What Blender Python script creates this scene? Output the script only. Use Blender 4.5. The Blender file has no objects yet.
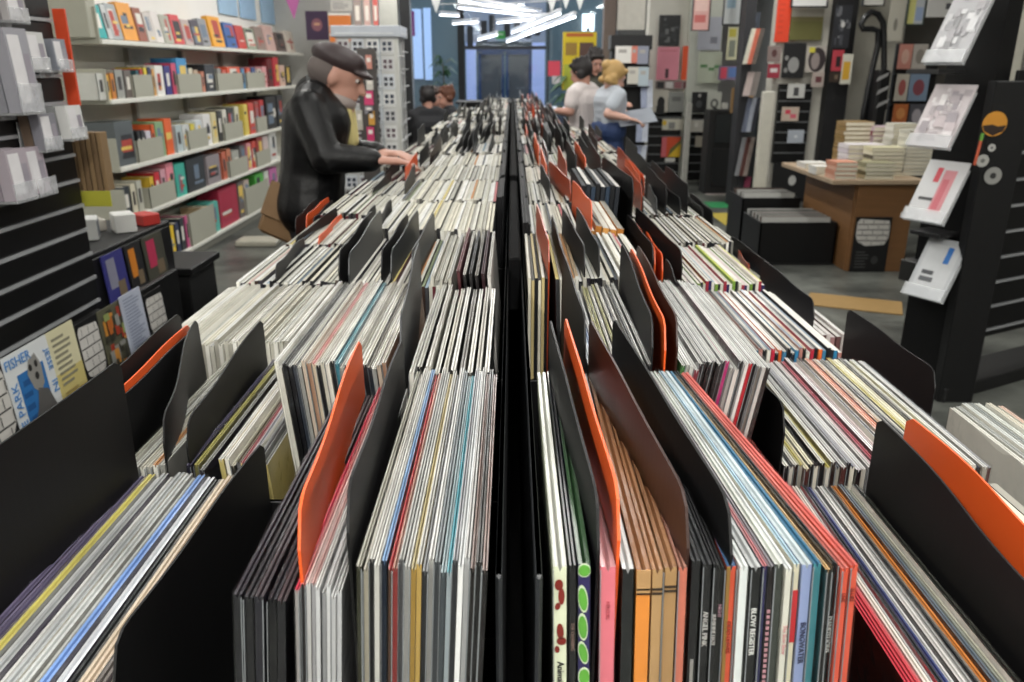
import bpy, math, random
from mathutils import Vector, Matrix
R = random.Random(7)
rad = math.radians
# ------------------------------------------------------------------ camera, world, lights
sc = bpy.context.scene
col = sc.collection
EYE = 1.48
PITCH = rad(18.84)
CP, SP = math.cos(PITCH), math.sin(PITCH)
F = 800.0
cam = bpy.data.cameras.new('camera'); cam.lens = 36.0 * F / 1024.0; cam.sensor_width = 36.0
cam.clip_start = 0.05; cam.clip_end = 200
cam.dof.use_dof = True; cam.dof.focus_distance = 0.72; cam.dof.aperture_fstop = 11.0
camo = bpy.data.objects.new('camera', cam); col.objects.link(camo)
camo.location = (0, 0, EYE); camo.rotation_euler = (math.pi/2 - PITCH, 0, 0)
sc.camera = camo
sc.view_settings.view_transform = 'Standard'; sc.view_settings.look = 'None'
sc.view_settings.gamma = 1.0; sc.view_settings.use_curve_mapping = False
sc.view_settings.exposure = 0.0
sc.cycles.transparent_max_bounces = 16
sc.cycles.max_bounces = 8
world = bpy.data.worlds.new('world'); sc.world = world; world.use_nodes = True
wb = world.node_tree.nodes['Background']; wb.inputs[0].default_value = (0.78, 0.88, 1.0, 1); wb.inputs[1].default_value = 0.9

def area(name, loc, sx, sy, power, color=(1, 1, 1), rot=(0, 0, 0)):
    l = bpy.data.lights.new(name, 'AREA'); l.shape = 'RECTANGLE'; l.size = sx; l.size_y = sy
    l.energy = power; l.color = color
    o = bpy.data.objects.new(name, l); col.objects.link(o); o.location = loc; o.rotation_euler = rot
    return o
CEIL = 3.3
for ly, pw in ((-2.0, 66), (-0.6, 44), (1.2, 10), (3.4, 18), (5.8, 30), (8.4, 36), (11.5, 32), (15.0, 26)):
    for lx in (-1.55, 0.25, 2.6):
        area('ceiling_lamp_light', (lx, ly, CEIL - 0.13), 0.22, 1.5, pw, (1.0, 0.985, 0.94))
area('daylight', (0.2, 19.3, 1.9), 5.5, 2.6, 90, (0.78, 0.88, 1.0), (rad(-90), 0, 0))

# ------------------------------------------------------------------ helpers
def lin(c):
    return c/12.92 if c <= 0.04045 else ((c+0.055)/1.055)**2.4
def hexc(h):
    h = h.lstrip('#'); return tuple(lin(int(h[i:i+2], 16)/255) for i in (0, 2, 4)) + (1,)
_m = {}
def mat(hx, rough=0.55, metal=0.0, var=0.12, scale=14.0, bump=0.0, stretch=None, coat=0.0, emit=0.0, spec=0.5):
    key = (hx, rough, metal, var, scale, bump, stretch, coat, emit, spec)
    if key in _m: return _m[key]
    m = bpy.data.materials.new('mat_' + hx.strip('#')); m.use_nodes = True
    nt = m.node_tree; b = nt.nodes['Principled BSDF']
    c = hexc(hx)
    b.inputs['Roughness'].default_value = rough; b.inputs['Metallic'].default_value = metal
    b.inputs['Specular IOR Level'].default_value = spec
    if coat: b.inputs['Coat Weight'].default_value = coat; b.inputs['Coat Roughness'].default_value = 0.12
    tc = nt.nodes.new('ShaderNodeTexCoord'); mp = nt.nodes.new('ShaderNodeMapping')
    nt.links.new(tc.outputs['Object'], mp.inputs[0])
    if stretch: mp.inputs['Scale'].default_value = stretch
    nz = nt.nodes.new('ShaderNodeTexNoise'); nz.inputs['Scale'].default_value = scale; nz.inputs['Detail'].default_value = 3
    nt.links.new(mp.outputs[0], nz.inputs['Vector'])
    mx = nt.nodes.new('ShaderNodeMix'); mx.data_type = 'RGBA'
    mx.inputs[6].default_value = tuple(x*(1-var) for x in c[:3]) + (1,)
    mx.inputs[7].default_value = tuple(min(1, x*(1+var)) for x in c[:3]) + (1,)
    nt.links.new(nz.outputs['Fac'], mx.inputs[0]); nt.links.new(mx.outputs[2], b.inputs['Base Color'])
    if bump:
        bp = nt.nodes.new('ShaderNodeBump'); bp.inputs['Strength'].default_value = bump; bp.inputs['Distance'].default_value = 0.004
        nt.links.new(nz.outputs['Fac'], bp.inputs['Height']); nt.links.new(bp.outputs[0], b.inputs['Normal'])
    if emit:
        b.inputs['Emission Color'].default_value = c; b.inputs['Emission Strength'].default_value = emit
    _m[key] = m
    return m
def plastic(name, alpha, tint=(1, 1, 1), rough=0.14):
    m = bpy.data.materials.new(name); m.use_nodes = True; nt = m.node_tree
    b = nt.nodes['Principled BSDF']; b.inputs['Base Color'].default_value = (*tint, 1)
    b.inputs['Roughness'].default_value = rough; b.inputs['Alpha'].default_value = alpha
    b.inputs['Specular IOR Level'].default_value = 0.8
    nz = nt.nodes.new('ShaderNodeTexNoise'); nz.inputs['Scale'].default_value = 60; nz.inputs['Detail'].default_value = 2
    tc = nt.nodes.new('ShaderNodeTexCoord'); nt.links.new(tc.outputs['Object'], nz.inputs['Vector'])
    bp = nt.nodes.new('ShaderNodeBump'); bp.inputs['Strength'].default_value = 0.6; bp.inputs['Distance'].default_value = 0.004
    nt.links.new(nz.outputs['Fac'], bp.inputs['Height']); nt.links.new(bp.outputs[0], b.inputs['Normal'])
    return m
def clearm():
    m = bpy.data.materials.new('clear_sleeve_plastic'); m.use_nodes = True; nt = m.node_tree
    nt.nodes.remove(nt.nodes['Principled BSDF']); out = nt.nodes['Material Output']
    t = nt.nodes.new('ShaderNodeBsdfTransparent'); t.inputs[0].default_value = (.96, .96, .96, 1)
    g = nt.nodes.new('ShaderNodeBsdfGlossy'); g.inputs['Roughness'].default_value = 0.16
    tc = nt.nodes.new('ShaderNodeTexCoord'); nz = nt.nodes.new('ShaderNodeTexNoise'); nz.inputs['Scale'].default_value = 45; nz.inputs['Detail'].default_value = 2
    nt.links.new(tc.outputs['Object'], nz.inputs['Vector'])
    bp = nt.nodes.new('ShaderNodeBump'); bp.inputs['Strength'].default_value = 0.7; bp.inputs['Distance'].default_value = 0.005
    nt.links.new(nz.outputs['Fac'], bp.inputs['Height']); nt.links.new(bp.outputs[0], g.inputs['Normal'])
    lw = nt.nodes.new('ShaderNodeLayerWeight'); lw.inputs[0].default_value = .5; nt.links.new(bp.outputs[0], lw.inputs['Normal'])
    pw = nt.nodes.new('ShaderNodeMath'); pw.operation = 'POWER'; pw.inputs[1].default_value = 4.0; nt.links.new(lw.outputs['Facing'], pw.inputs[0])
    fr = nt.nodes.new('ShaderNodeMath'); fr.operation = 'MULTIPLY_ADD'; fr.inputs[1].default_value = .55; fr.inputs[2].default_value = .06; nt.links.new(pw.outputs[0], fr.inputs[0])
    mx = nt.nodes.new('ShaderNodeMixShader'); nt.links.new(fr.outputs[0], mx.inputs[0])
    nt.links.new(t.outputs[0], mx.inputs[1]); nt.links.new(g.outputs[0], mx.inputs[2]); nt.links.new(mx.outputs[0], out.inputs[0])
    return m
CLEAR = clearm()
ACRYL = plastic('clear_acrylic', 0.30, (0.93, 0.95, 0.97), 0.08)
def glassm():
    m = bpy.data.materials.new('window_glass'); m.use_nodes = True; nt = m.node_tree
    nt.nodes.remove(nt.nodes['Principled BSDF']); out = nt.nodes['Material Output']
    t = nt.nodes.new('ShaderNodeBsdfTransparent'); t.inputs[0].default_value = (0.84, 0.90, 0.93, 1)
    g = nt.nodes.new('ShaderNodeBsdfGlossy'); g.inputs['Roughness'].default_value = 0.03
    lw = nt.nodes.new('ShaderNodeLayerWeight'); lw.inputs[0].default_value = .5
    pw = nt.nodes.new('ShaderNodeMath'); pw.operation = 'POWER'; pw.inputs[1].default_value = 5.0; nt.links.new(lw.outputs['Facing'], pw.inputs[0])
    fr = nt.nodes.new('ShaderNodeMath'); fr.operation = 'MULTIPLY_ADD'; fr.inputs[1].default_value = .9; fr.inputs[2].default_value = .05; nt.links.new(pw.outputs[0], fr.inputs[0])
    mx = nt.nodes.new('ShaderNodeMixShader'); nt.links.new(fr.outputs[0], mx.inputs[0])
    nt.links.new(t.outputs[0], mx.inputs[1]); nt.links.new(g.outputs[0], mx.inputs[2]); nt.links.new(mx.outputs[0], out.inputs[0])
    return m
GLASS = glassm()

def W(u, v, d):
    """world point at depth d (metres along the shop) seen at photo position u, v"""
    k = (v - 341.0)/F
    h = d*(SP + k*CP)/(CP - k*SP)
    z = d*CP + h*SP
    return Vector(((u-512.0)*z/F, d, EYE-h))
def xat(u, d, h):
    return (u-512.0)*(d*CP + h*SP)/F

class MB:
    def __init__(s): s.v = []; s.f = []; s.m = []; s.mats = []
    def mi(s, m):
        if m not in s.mats: s.mats.append(m)
        return s.mats.index(m)
    def add(s, vs, fs, m, M=None):
        b = len(s.v); i = s.mi(m)
        s.v += [tuple(M @ Vector(p)) if M else tuple(p) for p in vs]
        s.f += [tuple(b+k for k in f) for f in fs]; s.m += [i]*len(fs)
        return s
    def box(s, x0, x1, y0, y1, z0, z1, m, M=None, top=None):
        vs = [(x0,y0,z0),(x1,y0,z0),(x1,y1,z0),(x0,y1,z0),(x0,y0,z1),(x1,y0,z1),(x1,y1,z1),(x0,y1,z1)]
        s.add(vs, [(0,3,2,1),(0,1,5,4),(1,2,6,5),(2,3,7,6),(3,0,4,7)], m, M)
        s.add(vs, [(4,5,6,7)], top or m, M); return s
    def bbox(s, x0, x1, y0, y1, z0, z1, m, b=0.004, M=None):
        """box with chamfered edges"""
        b = min(b, (x1-x0)*.45, (y1-y0)*.45, (z1-z0)*.45)
        vs = []
        for z, i in ((z0, b), (z0+b, 0), (z1-b, 0), (z1, b)):
            c = b if i == 0 else b
            X0, X1, Y0, Y1 = x0+i, x1-i, y0+i, y1-i
            vs += [(X0+c,Y0,z),(X1-c,Y0,z),(X1,Y0+c,z),(X1,Y1-c,z),(X1-c,Y1,z),(X0+c,Y1,z),(X0,Y1-c,z),(X0,Y0+c,z)]
        fs = [tuple(range(7,-1,-1)), tuple(range(24,32))]
        for k in range(3):
            for j in range(8): fs.append((k*8+j, k*8+(j+1)%8, k*8+8+(j+1)%8, k*8+8+j))
        return s.add(vs, fs, m, M)
    def tube(s, pts, r, m, n=8, caps=True, M=None):
        pts = [Vector(p) for p in pts]; rs = r if isinstance(r, (list, tuple)) else [r]*len(pts)
        vs = []; fs = []
        up = None
        for i, p in enumerate(pts):
            t = (pts[min(i+1, len(pts)-1)] - pts[max(i-1, 0)]).normalized()
            if up is None: up = Vector((0,0,1)) if abs(t.z) < .9 else Vector((1,0,0))
            a = t.cross(up).normalized(); bb = a.cross(t).normalized(); up = bb
            for k in range(n):
                q = 2*math.pi*k/n; vs.append(p + a*math.cos(q)*rs[i] + bb*math.sin(q)*rs[i])
        for i in range(len(pts)-1):
            for k in range(n): fs.append((i*n+k, i*n+(k+1)%n, (i+1)*n+(k+1)%n, (i+1)*n+k))
        if caps: fs += [tuple(range(n-1,-1,-1)), tuple((len(pts)-1)*n+k for k in range(n))]
        return s.add(vs, fs, m, M)
    def ell(s, c, r, m, rot=None, n=16, k=10):
        c = Vector(c); M = rot or Matrix.Identity(3); vs = [c + M @ Vector((0,0,-r[2]))]; fs = []
        for j in range(1, k):
            a = -math.pi/2 + math.pi*j/k
            for i in range(n):
                q = 2*math.pi*i/n
                vs.append(c + M @ Vector((r[0]*math.cos(a)*math.cos(q), r[1]*math.cos(a)*math.sin(q), r[2]*math.sin(a))))
        vs.append(c + M @ Vector((0,0,r[2])))
        for i in range(n):
            fs.append((0, 1+(i+1)%n, 1+i)); fs.append((len(vs)-1, 1+(k-2)*n+i, 1+(k-2)*n+(i+1)%n))
        for j in range(k-2):
            for i in range(n): fs.append((1+j*n+i, 1+j*n+(i+1)%n, 1+(j+1)*n+(i+1)%n, 1+(j+1)*n+i))
        return s.add(vs, fs, m)
    def cap(s, a, b, ra, rb, m, n=12):
        """tapered capsule: tube with rounded ends"""
        a = Vector(a); b = Vector(b); d = (b-a).normalized() if (b-a).length > 1e-6 else Vector((0,0,1))
        pts = []; rs = []
        for q in (80, 55, 30): pts.append(a - d*ra*math.sin(rad(q))); rs.append(ra*math.cos(rad(q)))
        pts += [a, b]; rs += [ra, rb]
        for q in (30, 55, 80): pts.append(b + d*rb*math.sin(rad(q))); rs.append(rb*math.cos(rad(q)))
        return s.tube(pts, rs, m, n)
    def build(s, name, parent=None, loc=None, rot=None, smooth=False):
        me = bpy.data.meshes.new(name); me.from_pydata([tuple(p) for p in s.v], [], s.f)
        for m in s.mats: me.materials.append(m)
        me.polygons.foreach_set('material_index', s.m)
        if smooth: me.polygons.foreach_set('use_smooth', [True]*len(s.f))
        me.update(); o = bpy.data.objects.new(name, me); col.objects.link(o)
        if parent: o.parent = parent
        if loc is not None: o.location = loc
        if rot is not None: o.rotation_euler = rot
        return o
def tag(o, label=None, cat=None, group=None, kind=None):
    if label: o['label'] = label
    if cat: o['category'] = cat
    if group: o['group'] = group
    if kind: o['kind'] = kind
    return o
def empty(name, loc, rz=0.0):
    o = bpy.data.objects.new(name, None); col.objects.link(o); o.empty_display_size = .05
    o.location = loc; o.rotation_euler = (0, 0, rz); return o
def text(name, body, size, m, parent=None, loc=(0,0,0), rot=(0,0,0), depth=0.0004, align='CENTER', squeeze=1.0):
    c = bpy.data.curves.new(name, 'FONT'); c.body = body; c.size = size; c.extrude = depth
    c.align_x = align; c.align_y = 'CENTER'; c.resolution_u = 2
    t = bpy.data.objects.new('t', c); me = bpy.data.meshes.new_from_object(t)
    bpy.data.objects.remove(t); bpy.data.curves.remove(c)
    me.name = name; me.materials.clear(); me.materials.append(m)
    o = bpy.data.objects.new(name, me); col.objects.link(o)
    if parent: o.parent = parent
    o.location = loc; o.rotation_euler = rot; o.scale = (squeeze, 1, 1); return o
def ordn(n):
    return str(n) + ('th' if 10 <= n % 100 <= 20 else {1:'st',2:'nd',3:'rd'}.get(n % 10, 'th'))

# ------------------------------------------------------------------ the room
XL, XR, YB, YF = -2.98, 5.6, -2.6, 20.4
def floor_mat():
    m = bpy.data.materials.new('worn_concrete'); m.use_nodes = True; nt = m.node_tree; b = nt.nodes['Principled BSDF']
    tc = nt.nodes.new('ShaderNodeTexCoord')
    n1 = nt.nodes.new('ShaderNodeTexNoise'); n1.inputs['Scale'].default_value = 1.3; n1.inputs['Detail'].default_value = 9; n1.inputs['Roughness'].default_value = .65
    n2 = nt.nodes.new('ShaderNodeTexNoise'); n2.inputs['Scale'].default_value = 14; n2.inputs['Detail'].default_value = 6
    for n in (n1, n2): nt.links.new(tc.outputs['Object'], n.inputs['Vector'])
    r = nt.nodes.new('ShaderNodeValToRGB'); r.color_ramp.elements[0].position = .38; r.color_ramp.elements[1].position = .66
    r.color_ramp.elements[0].color = hexc('#3a3c3a'); r.color_ramp.elements[1].color = hexc('#83867f')
    nt.links.new(n1.outputs['Fac'], r.inputs[0])
    mx = nt.nodes.new('ShaderNodeMix'); mx.data_type = 'RGBA'; mx.blend_type = 'MULTIPLY'; mx.inputs[0].default_value = .5
    nt.links.new(r.outputs[0], mx.inputs[6]); nt.links.new(n2.outputs['Fac'], mx.inputs[7])
    nt.links.new(mx.outputs[2], b.inputs['Base Color'])
    rr = nt.nodes.new('ShaderNodeMapRange'); rr.inputs[3].default_value = .22; rr.inputs[4].default_value = .5
    nt.links.new(n2.outputs['Fac'], rr.inputs[0]); nt.links.new(rr.outputs[0], b.inputs['Roughness'])
    return m
FLOORM = floor_mat()
WALLW = mat('#efeeea', .8, var=.04, scale=3)
BLK = mat('#0d0d0e', .5, var=.15, scale=30, spec=.35)
BLKM = mat('#0e0e0f', .6, var=.1, scale=20)
BLKC = mat('#0b0b0c', .9, var=.1, spec=.1)
STEEL = mat('#8d8f92', .35, .8, var=.06)
LGREY = mat('#b9b9ae', .55, var=.05, scale=6)
BEIGE = mat('#a7a698', .6, var=.05, scale=5)
def S(name, mb): return tag(mb.build(name), kind='structure')
S('floor', MB().box(XL-.2, XR+.2, YB, YF, -.1, 0, FLOORM))
S('ceiling', MB().box(XL-.2, XR+.2, YB, YF, CEIL, CEIL+.1, mat('#c9c9c6', .85, var=.04)))
S('wall_left', MB().box(XL-.15, XL, YB, YF, 0, CEIL, WALLW))
S('wall_right', MB().box(XR, XR+.15, YB, YF, 0, CEIL, mat('#8b8984', .8, var=.05)))
S('wall_back', MB().box(XL, XR, YB-.12, YB, 0, CEIL, mat('#a5a39c', .8)))

# ------------------------------------------------------------------ record racks
ROW0, PITCHY, RW = 0.40, 0.336, 0.315
NROW = 22
def D(r): return ROW0 + PITCHY*(r-1)
YEND = D(NROW) + .33
RCUT = 16; YCUT = D(RCUT) - .01      # the right rack is narrow beyond this row
T1F, T2F, T3F = .592, .700, .785            # depth of the bin floors below the eye
def build_rack(side):
    s = side
    nm = 'left' if s < 0 else 'right'
    root = empty('record_rack', (0, 0, 0))
    tag(root, f'long black stepped record rack on the {nm} of the centre gap', 'record rack', None)
    def bx(mb, xa, xb, y0, y1, z0, z1, m=BLK):
        if s > 0 and max(xa, xb) > .3: y1 = min(y1, YCUT) if y1 > YCUT+.01 else y1
        a, b = sorted((s*xa, s*xb)); mb.bbox(a, b, y0, y1, z0, z1, m, .002)
    xi = .006 if s < 0 else .0145
    xo = .525 if s < 0 else .66
    m = MB(); bx(m, xi, .262, .385, YEND, .12, EYE-T1F-.002); bx(m, .262, .50, .385, YEND, .12, EYE-T2F-.002)
    if s > 0: bx(m, .50, .655, .385, YEND, .12, EYE-T3F-.002)
    bx(m, xi+.02, xo-.05, .43, YEND-.04, 0, .12, BLKM)
    m.build('cabinet', root)
    m = MB(); bx(m, xi, xi+.004, .41, YEND, EYE-T1F, EYE-.29, mat('#2c2e31', .45)); m.build('inner_wall', root)
    ho = .62 if s < 0 else .70
    m = MB(); bx(m, xo-.01, xo, .385, YEND, EYE-(T2F if s < 0 else T3F), EYE-(ho-.11)); m.build('outer_wall', root)
    for r in range(1, NROW+2):
        y = D(r) - .0135; m = MB(); wide = s < 0 or y < YCUT
        bx(m, xi+.006, .26, y, y+.005, EYE-T1F, EYE-.42); 
        if wide: bx(m, .262, .499, y, y+.005, EYE-T2F, EYE-.53)
        if s > 0 and wide: bx(m, .50, .649, y, y+.005, EYE-T3F, EYE-.60)
        m.build('partition', root)
    m = MB(); bx(m, .262, .266, .385, YEND, EYE-T2F, EYE-.50); m.build('step_panel', root)
    return root
build_rack(-1); build_rack(1)
m = MB().box(-.0055, .0140, .33, YEND, EYE-.66, EYE-.60, mat('#33362f', .6, var=.2, scale=8))
for y in (1.3, 1.62, 1.95): m.box(-.0055, .0140, y, y+.003, EYE-.6, EYE-.599, mat('#1c1d1a'))
tag(m.build('cable_tray'), 'dark grey tray in the narrow gap between the two racks', 'tray')
m = MB().bbox(-.0055, .0140, 2.10, YEND, EYE-.36, EYE-.262, BLKC, .003); m.bbox(-.005, .0135, 1.20, 2.09, EYE-.36, EYE-.275, BLKC, .003)
m.bbox(-.0055, .0140, .34, 1.10, EYE-.60, EYE-.555, mat('#1b1c1c', .5), .003)
tag(m.build('gap_cover'), 'black cover board lying along the gap between the racks', 'cover board')

TOPW = ['#cfcdc2', '#c4c1b4', '#dad8cf', '#b2b0a2', '#bcbcb5', '#a09e93', '#cec9b6', '#d6d6d2', '#b7b3a4']
HUES = ['#b9676a', '#8aa0b0', '#c7b46a', '#5a6d80', '#a58c6c', '#7d8a6a', '#c58d8f', '#3f4650', '#6fa3a8', '#b5793f']
SPN = ['#1b1b1d', '#232326', '#151516', '#3a3a3c', '#77756e', '#c9c6ba', '#2c2a33', '#55212a', '#e0ded5', '#191a20', '#3b2c25']
def dim(h):
    h = h.lstrip('#'); c = [int(h[i:i+2], 16) for i in (0, 2, 4)]; g = sum(c)/3
    return '#' + ''.join('%02x' % int((x*.88+g*.12)*.93) for x in c)
def topm(h): return mat(dim(h), .32, 0, .34, 16.0, .55, (3, 1, 1), .25)
def spm(h): return mat(h, .32, 0, .12, 30.0, .12, None, .2)
NAMES = {'w':'cream-white'}
def cname(h):
    h = h.lstrip('#'); r, g, b = (int(h[i:i+2], 16) for i in (0, 2, 4))
    mx, mn = max(r,g,b), min(r,g,b); v = mx/255; s = (mx-mn)/max(mx,1)
    if s < .16: return 'black' if v < .2 else 'dark grey' if v < .42 else 'grey' if v < .7 else 'pale grey' if v < .84 else 'white'
    import colorsys
    hh = colorsys.rgb_to_hsv(r/255,g/255,b/255)[0]*360
    if v < .22: return 'near-black'
    if hh < 14 or hh > 335: n = 'pink' if s < .5 and v > .6 else 'maroon' if v < .5 else 'red'
    elif hh < 42: n = 'brown' if v < .65 else 'tan' if s < .45 else 'orange'
    elif hh < 68: n = 'cream' if s < .3 else 'olive' if v < .6 else 'yellow'
    elif hh < 165: n = 'green'
    elif hh < 200: n = 'teal'
    elif hh < 255: n = 'blue'
    else: n = 'purple'
    return n
def sleeve_mb(t, H, spine, top, groove=True, mb=None, M=None, crooked=0.0):
    mb = mb or MB(); a = t/2; y0, y1 = -RW/2, RW/2; b = min(a*.5, .0015)
    if groove:
        g = a*.34; dz = .0035
        prof = [(-a,0),(a,0),(a,H),(g,H),(0,H-dz),(-g,H),(-a,H)]
        fr = [(x*.97, y0, z) for x, z in prof]; bk = [(x, y1, z) for x, z in prof]
        fr2 = [(x, y0+b, z) for x, z in prof]
        vs = fr+fr2+bk; n = 7; tp = (2,3,4,5)
        fsS = [tuple(range(n-1,-1,-1))[::-1], tuple(range(2*n, 3*n))[::-1]]; fsT = []
        for j in range(n):
            k = (j+1) % n
            for l in (0, n):
                (fsT if j in tp else fsS).append((l+j, l+n+j, l+n+k, l+k)[::-1])
        mb.add(vs, fsS, spine, M); mb.add(vs, fsT, top, M)
    else:
        mb.box(-a, a, y0, y1, 0, H, spine, M, top=top)
    return mb
def cover_mb(t, H, rr):
    """open-topped clear outer sleeve: two crinkled sheets joined at the front"""
    mb = MB(); n = 9; a = t/2 + .0004; vs = []
    for sgn in (-1, 1):
        for i in range(n):
            y = -RW/2 - .0015 + (RW+.003)*i/(n-1)
            zt = H + .0022 + rr.uniform(-.001, .0015)
            w = rr.uniform(-.0004, .0005)*min(1, t/.005)
            vs += [(sgn*a, y, .004), (sgn*(a+w*.2), y, H-.02), (sgn*(a*.8+w), y, zt)]
    fs = []
    for k in (0, n*3):
        for i in range(n-1):
            for j in (0, 1):
                p = k+i*3+j; fs.append((p, p+3, p+4, p+1))
    for j in (0, 1): fs.append((j, n*3+j, n*3+j+1, j+1))
    mb.add(vs, fs, CLEAR)
    ed = mat('#75797b', .25, 0, .3, 40)
    for sgn in (-1, 1):
        if rr.random() < .40:
            x = sgn*(t/2+.0002); y = -RW/2-.0022; mb.box(x-.00028, x+.00028, y, y+.0007, .006, H-.001, ed)
    return mb
STUFF = MB(); NREC = [0]
def put_record(x, r, floor_h, top_h, t, spine, top, lean, where, ordinal, cover, note=None, group=None, dy=0.0, extra=None, yaw=0.0):
    """x = position of the top edge. lean in degrees, + leans the top to +x"""
    H = floor_h - top_h; a = rad(lean); L = H/math.cos(a)
    z0 = EYE - floor_h + abs(math.sin(a))*t/2
    y = D(r) + RW/2 + dy
    loc = Vector((x - math.tan(a)*H, y, z0))
    if NREC[0] >= 300 or where is None:
        Mx = Matrix.Translation(loc) @ Matrix.Rotation(a, 4, 'Y')
        sleeve_mb(t, L, mat(spine, .55, spec=.25), mat(dim(top), .65, 0, .3, 16.0, .3, (3, 1, 1), spec=.2), False, STUFF, Mx); return None
    NREC[0] += 1
    o = sleeve_mb(t, L, spm(spine), topm(top)).build('record_sleeve', None, loc + Vector((-math.sin(yaw)*RW/2, 0, 0)), (0, a, yaw))
    sp, tp = cname(spine), cname(top)
    look = note or (f'{tp}-topped {sp} record sleeve' if sp != tp else f'{sp} record sleeve')
    tag(o, f'{look}, {ordn(ordinal)} {where}', 'record', group or 'records in the racks')
    if cover: cover_mb(t, L, R).build('plastic_cover', o)
    if extra: extra(o, t, L)
    return o
def block(r, fh, th, x0, x1, n, lean, where, tops=None, spines=None, cover=False, gapf=.86, group=None, hue=.16, notes=None, extras=None, order=1):
    """a run of n sleeves filling x0..x1 (measured at the top edge)"""
    step = (x1-x0)/n
    ws = None
    for i in range(n):
        x = x0 + step*(i+.5)
        tp = tops[i % len(tops)] if tops else R.choice(SPN) if (r > 7 and R.random() < .18) else (R.choice(HUES) if R.random() < hue else R.choice(TOPW))
        sp = spines[i % len(spines)] if spines else R.choice(SPN)
        k = i+1 if order > 0 else n-i
        put_record(x, r, fh, th + R.uniform(-.004, .005), step*gapf*R.uniform(.9, 1.0), sp, tp, lean + R.uniform(-.06, .06),
                   where, k, cover, notes.get(i) if notes else None, group, R.uniform(-.003, .003), extras.get(i) if extras else None)

# ---- spine print for the nearest records
def spine_text(body, size=.0055, color='#d8d6d0', dz=.06):
    def fn(o, t, L):
        text('lettering', body, size, mat(color, .5), o, (0, -RW/2-.0008, L-dz), (rad(90), rad(90), 0), .0003)
    return fn
def patches(items):
    def fn(o, t, L):
        mb = MB()
        for (x0, x1, a, b, c) in items:
            z1 = L-a; z0 = L-b
            mb.box(x0*t, x1*t, -RW/2-.0009, -RW/2-.0003, z0, z1, mat(c, .4))
        mb.build('spine_print', o)
    return fn
def blobs(items, c, rim=None):
    def fn(o, t, L):
        mb = MB()
        for (cx, dz, rx, rz, rot) in items:
            for cc, k, yy in (((rim, 1.22, .0005),) if rim else ()) + ((c, 1.0, .0009),):
                vs = []; n = 14
                for q in range(n):
                    a = 2*math.pi*q/n; px = rx*t*k*math.cos(a); pz = rz*k*math.sin(a)
                    xx = cx*t+px*math.cos(rot)-pz*math.sin(rot)*.4
                    vs.append((max(-t*.5, min(t*.5, xx)), -RW/2-yy, L-dz+pz*math.cos(rot)+px*math.sin(rot)))
                mb.add(vs, [tuple(range(n))], mat(cc, .4))
        mb.build('spine_print', o)
    return fn
def both(*fs):
    def fn(o, t, L):
        for f in fs: f(o, t, L)
    return fn

# ---- row 1, left upper, next to the centre gap
d1 = D(1)
tA = ['#b5b3a4','#cfcabb','#d6d4cc','#d9d8d0','#7fa3cc','#c23b3e','#b98a7a','#a9a9a4','#bdbdb8','#b7a878','#b5b3ac','#8d8f90','#c6c6c2','#7d8488','#9fb2b8','#4c98a6','#8e9094','#c9cccc','#a9a7a5','#8b736c','#3a3736','#8d756e']
sA = ['#2a2a1c','#a8a290','#161618','#b5b4ae','#141f30','#4e3627','#7c2c2a','#4e4e50','#8e8e8a','#a8873f','#b29450','#1c1c1e','#9c9c98','#3c4044','#3c4246','#8a9498','#2d2f33','#dfe0df','#b5b6b6','#1c1817','#111112','#161314']
block(1, T1F, .275, xat(357, d1, .275), xat(488, d1, .275), 22, 3.0, 'from the left, nearest block left of the gap', tA, sA, True, .9, 'nearest records left of the gap')
# ---- row 1, left upper, outer part
x0, x1 = xat(233, d1, .295), xat(287, d1, .295)
block(1, T1F, .295, x0, x1, 5, 5.0, 'left of the front orange divider', ['#2e2a33','#26252a','#3a3338','#2c2a30','#45393c'], ['#15151a','#111115','#181720','#0f0f13','#131317'], True, .8, 'black sleeves beside the orange divider')
block(1, T1F, .292, xat(296, d1, .292), xat(341, d1, .292), 9, 4.0, 'right of the left rack front orange divider', ['#d0314a','#c86a68','#d4b7b2','#c99b94','#d6d4d0','#b9b9b8','#cacac8','#dadad8','#c2c2c0'],
      ['#8d8a88','#2f2c2c','#c9c8c6','#9a9a9c','#b9babb','#8f9092','#d4d5d5','#a5a6a7','#c9cacb'], True, .9, 'pale sleeves beside the orange divider')
# ---- row 1, left lower tier
block(1, T2F, .386, -.386, -.262, 17, 0, 'right of the large black left-edge divider', ['#5d5470','#6e6480','#57506a','#cbbf5e','#c4c6c2','#9fa3a3','#d0d0cc','#a8acac','#bcc0be','#b2b4b0','#6e93d0','#d9dde2','#26282a','#c4b199','#bfab92','#5c5450','#a99c88'],
      ['#3a3444','#2c2836','#d2cfc4','#8f8f8a','#b1b1ac'], True, .92, 'records in the lower left front bin')
block(1, T2F, .39, -.50, -.41, 9, 0, None)
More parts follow.
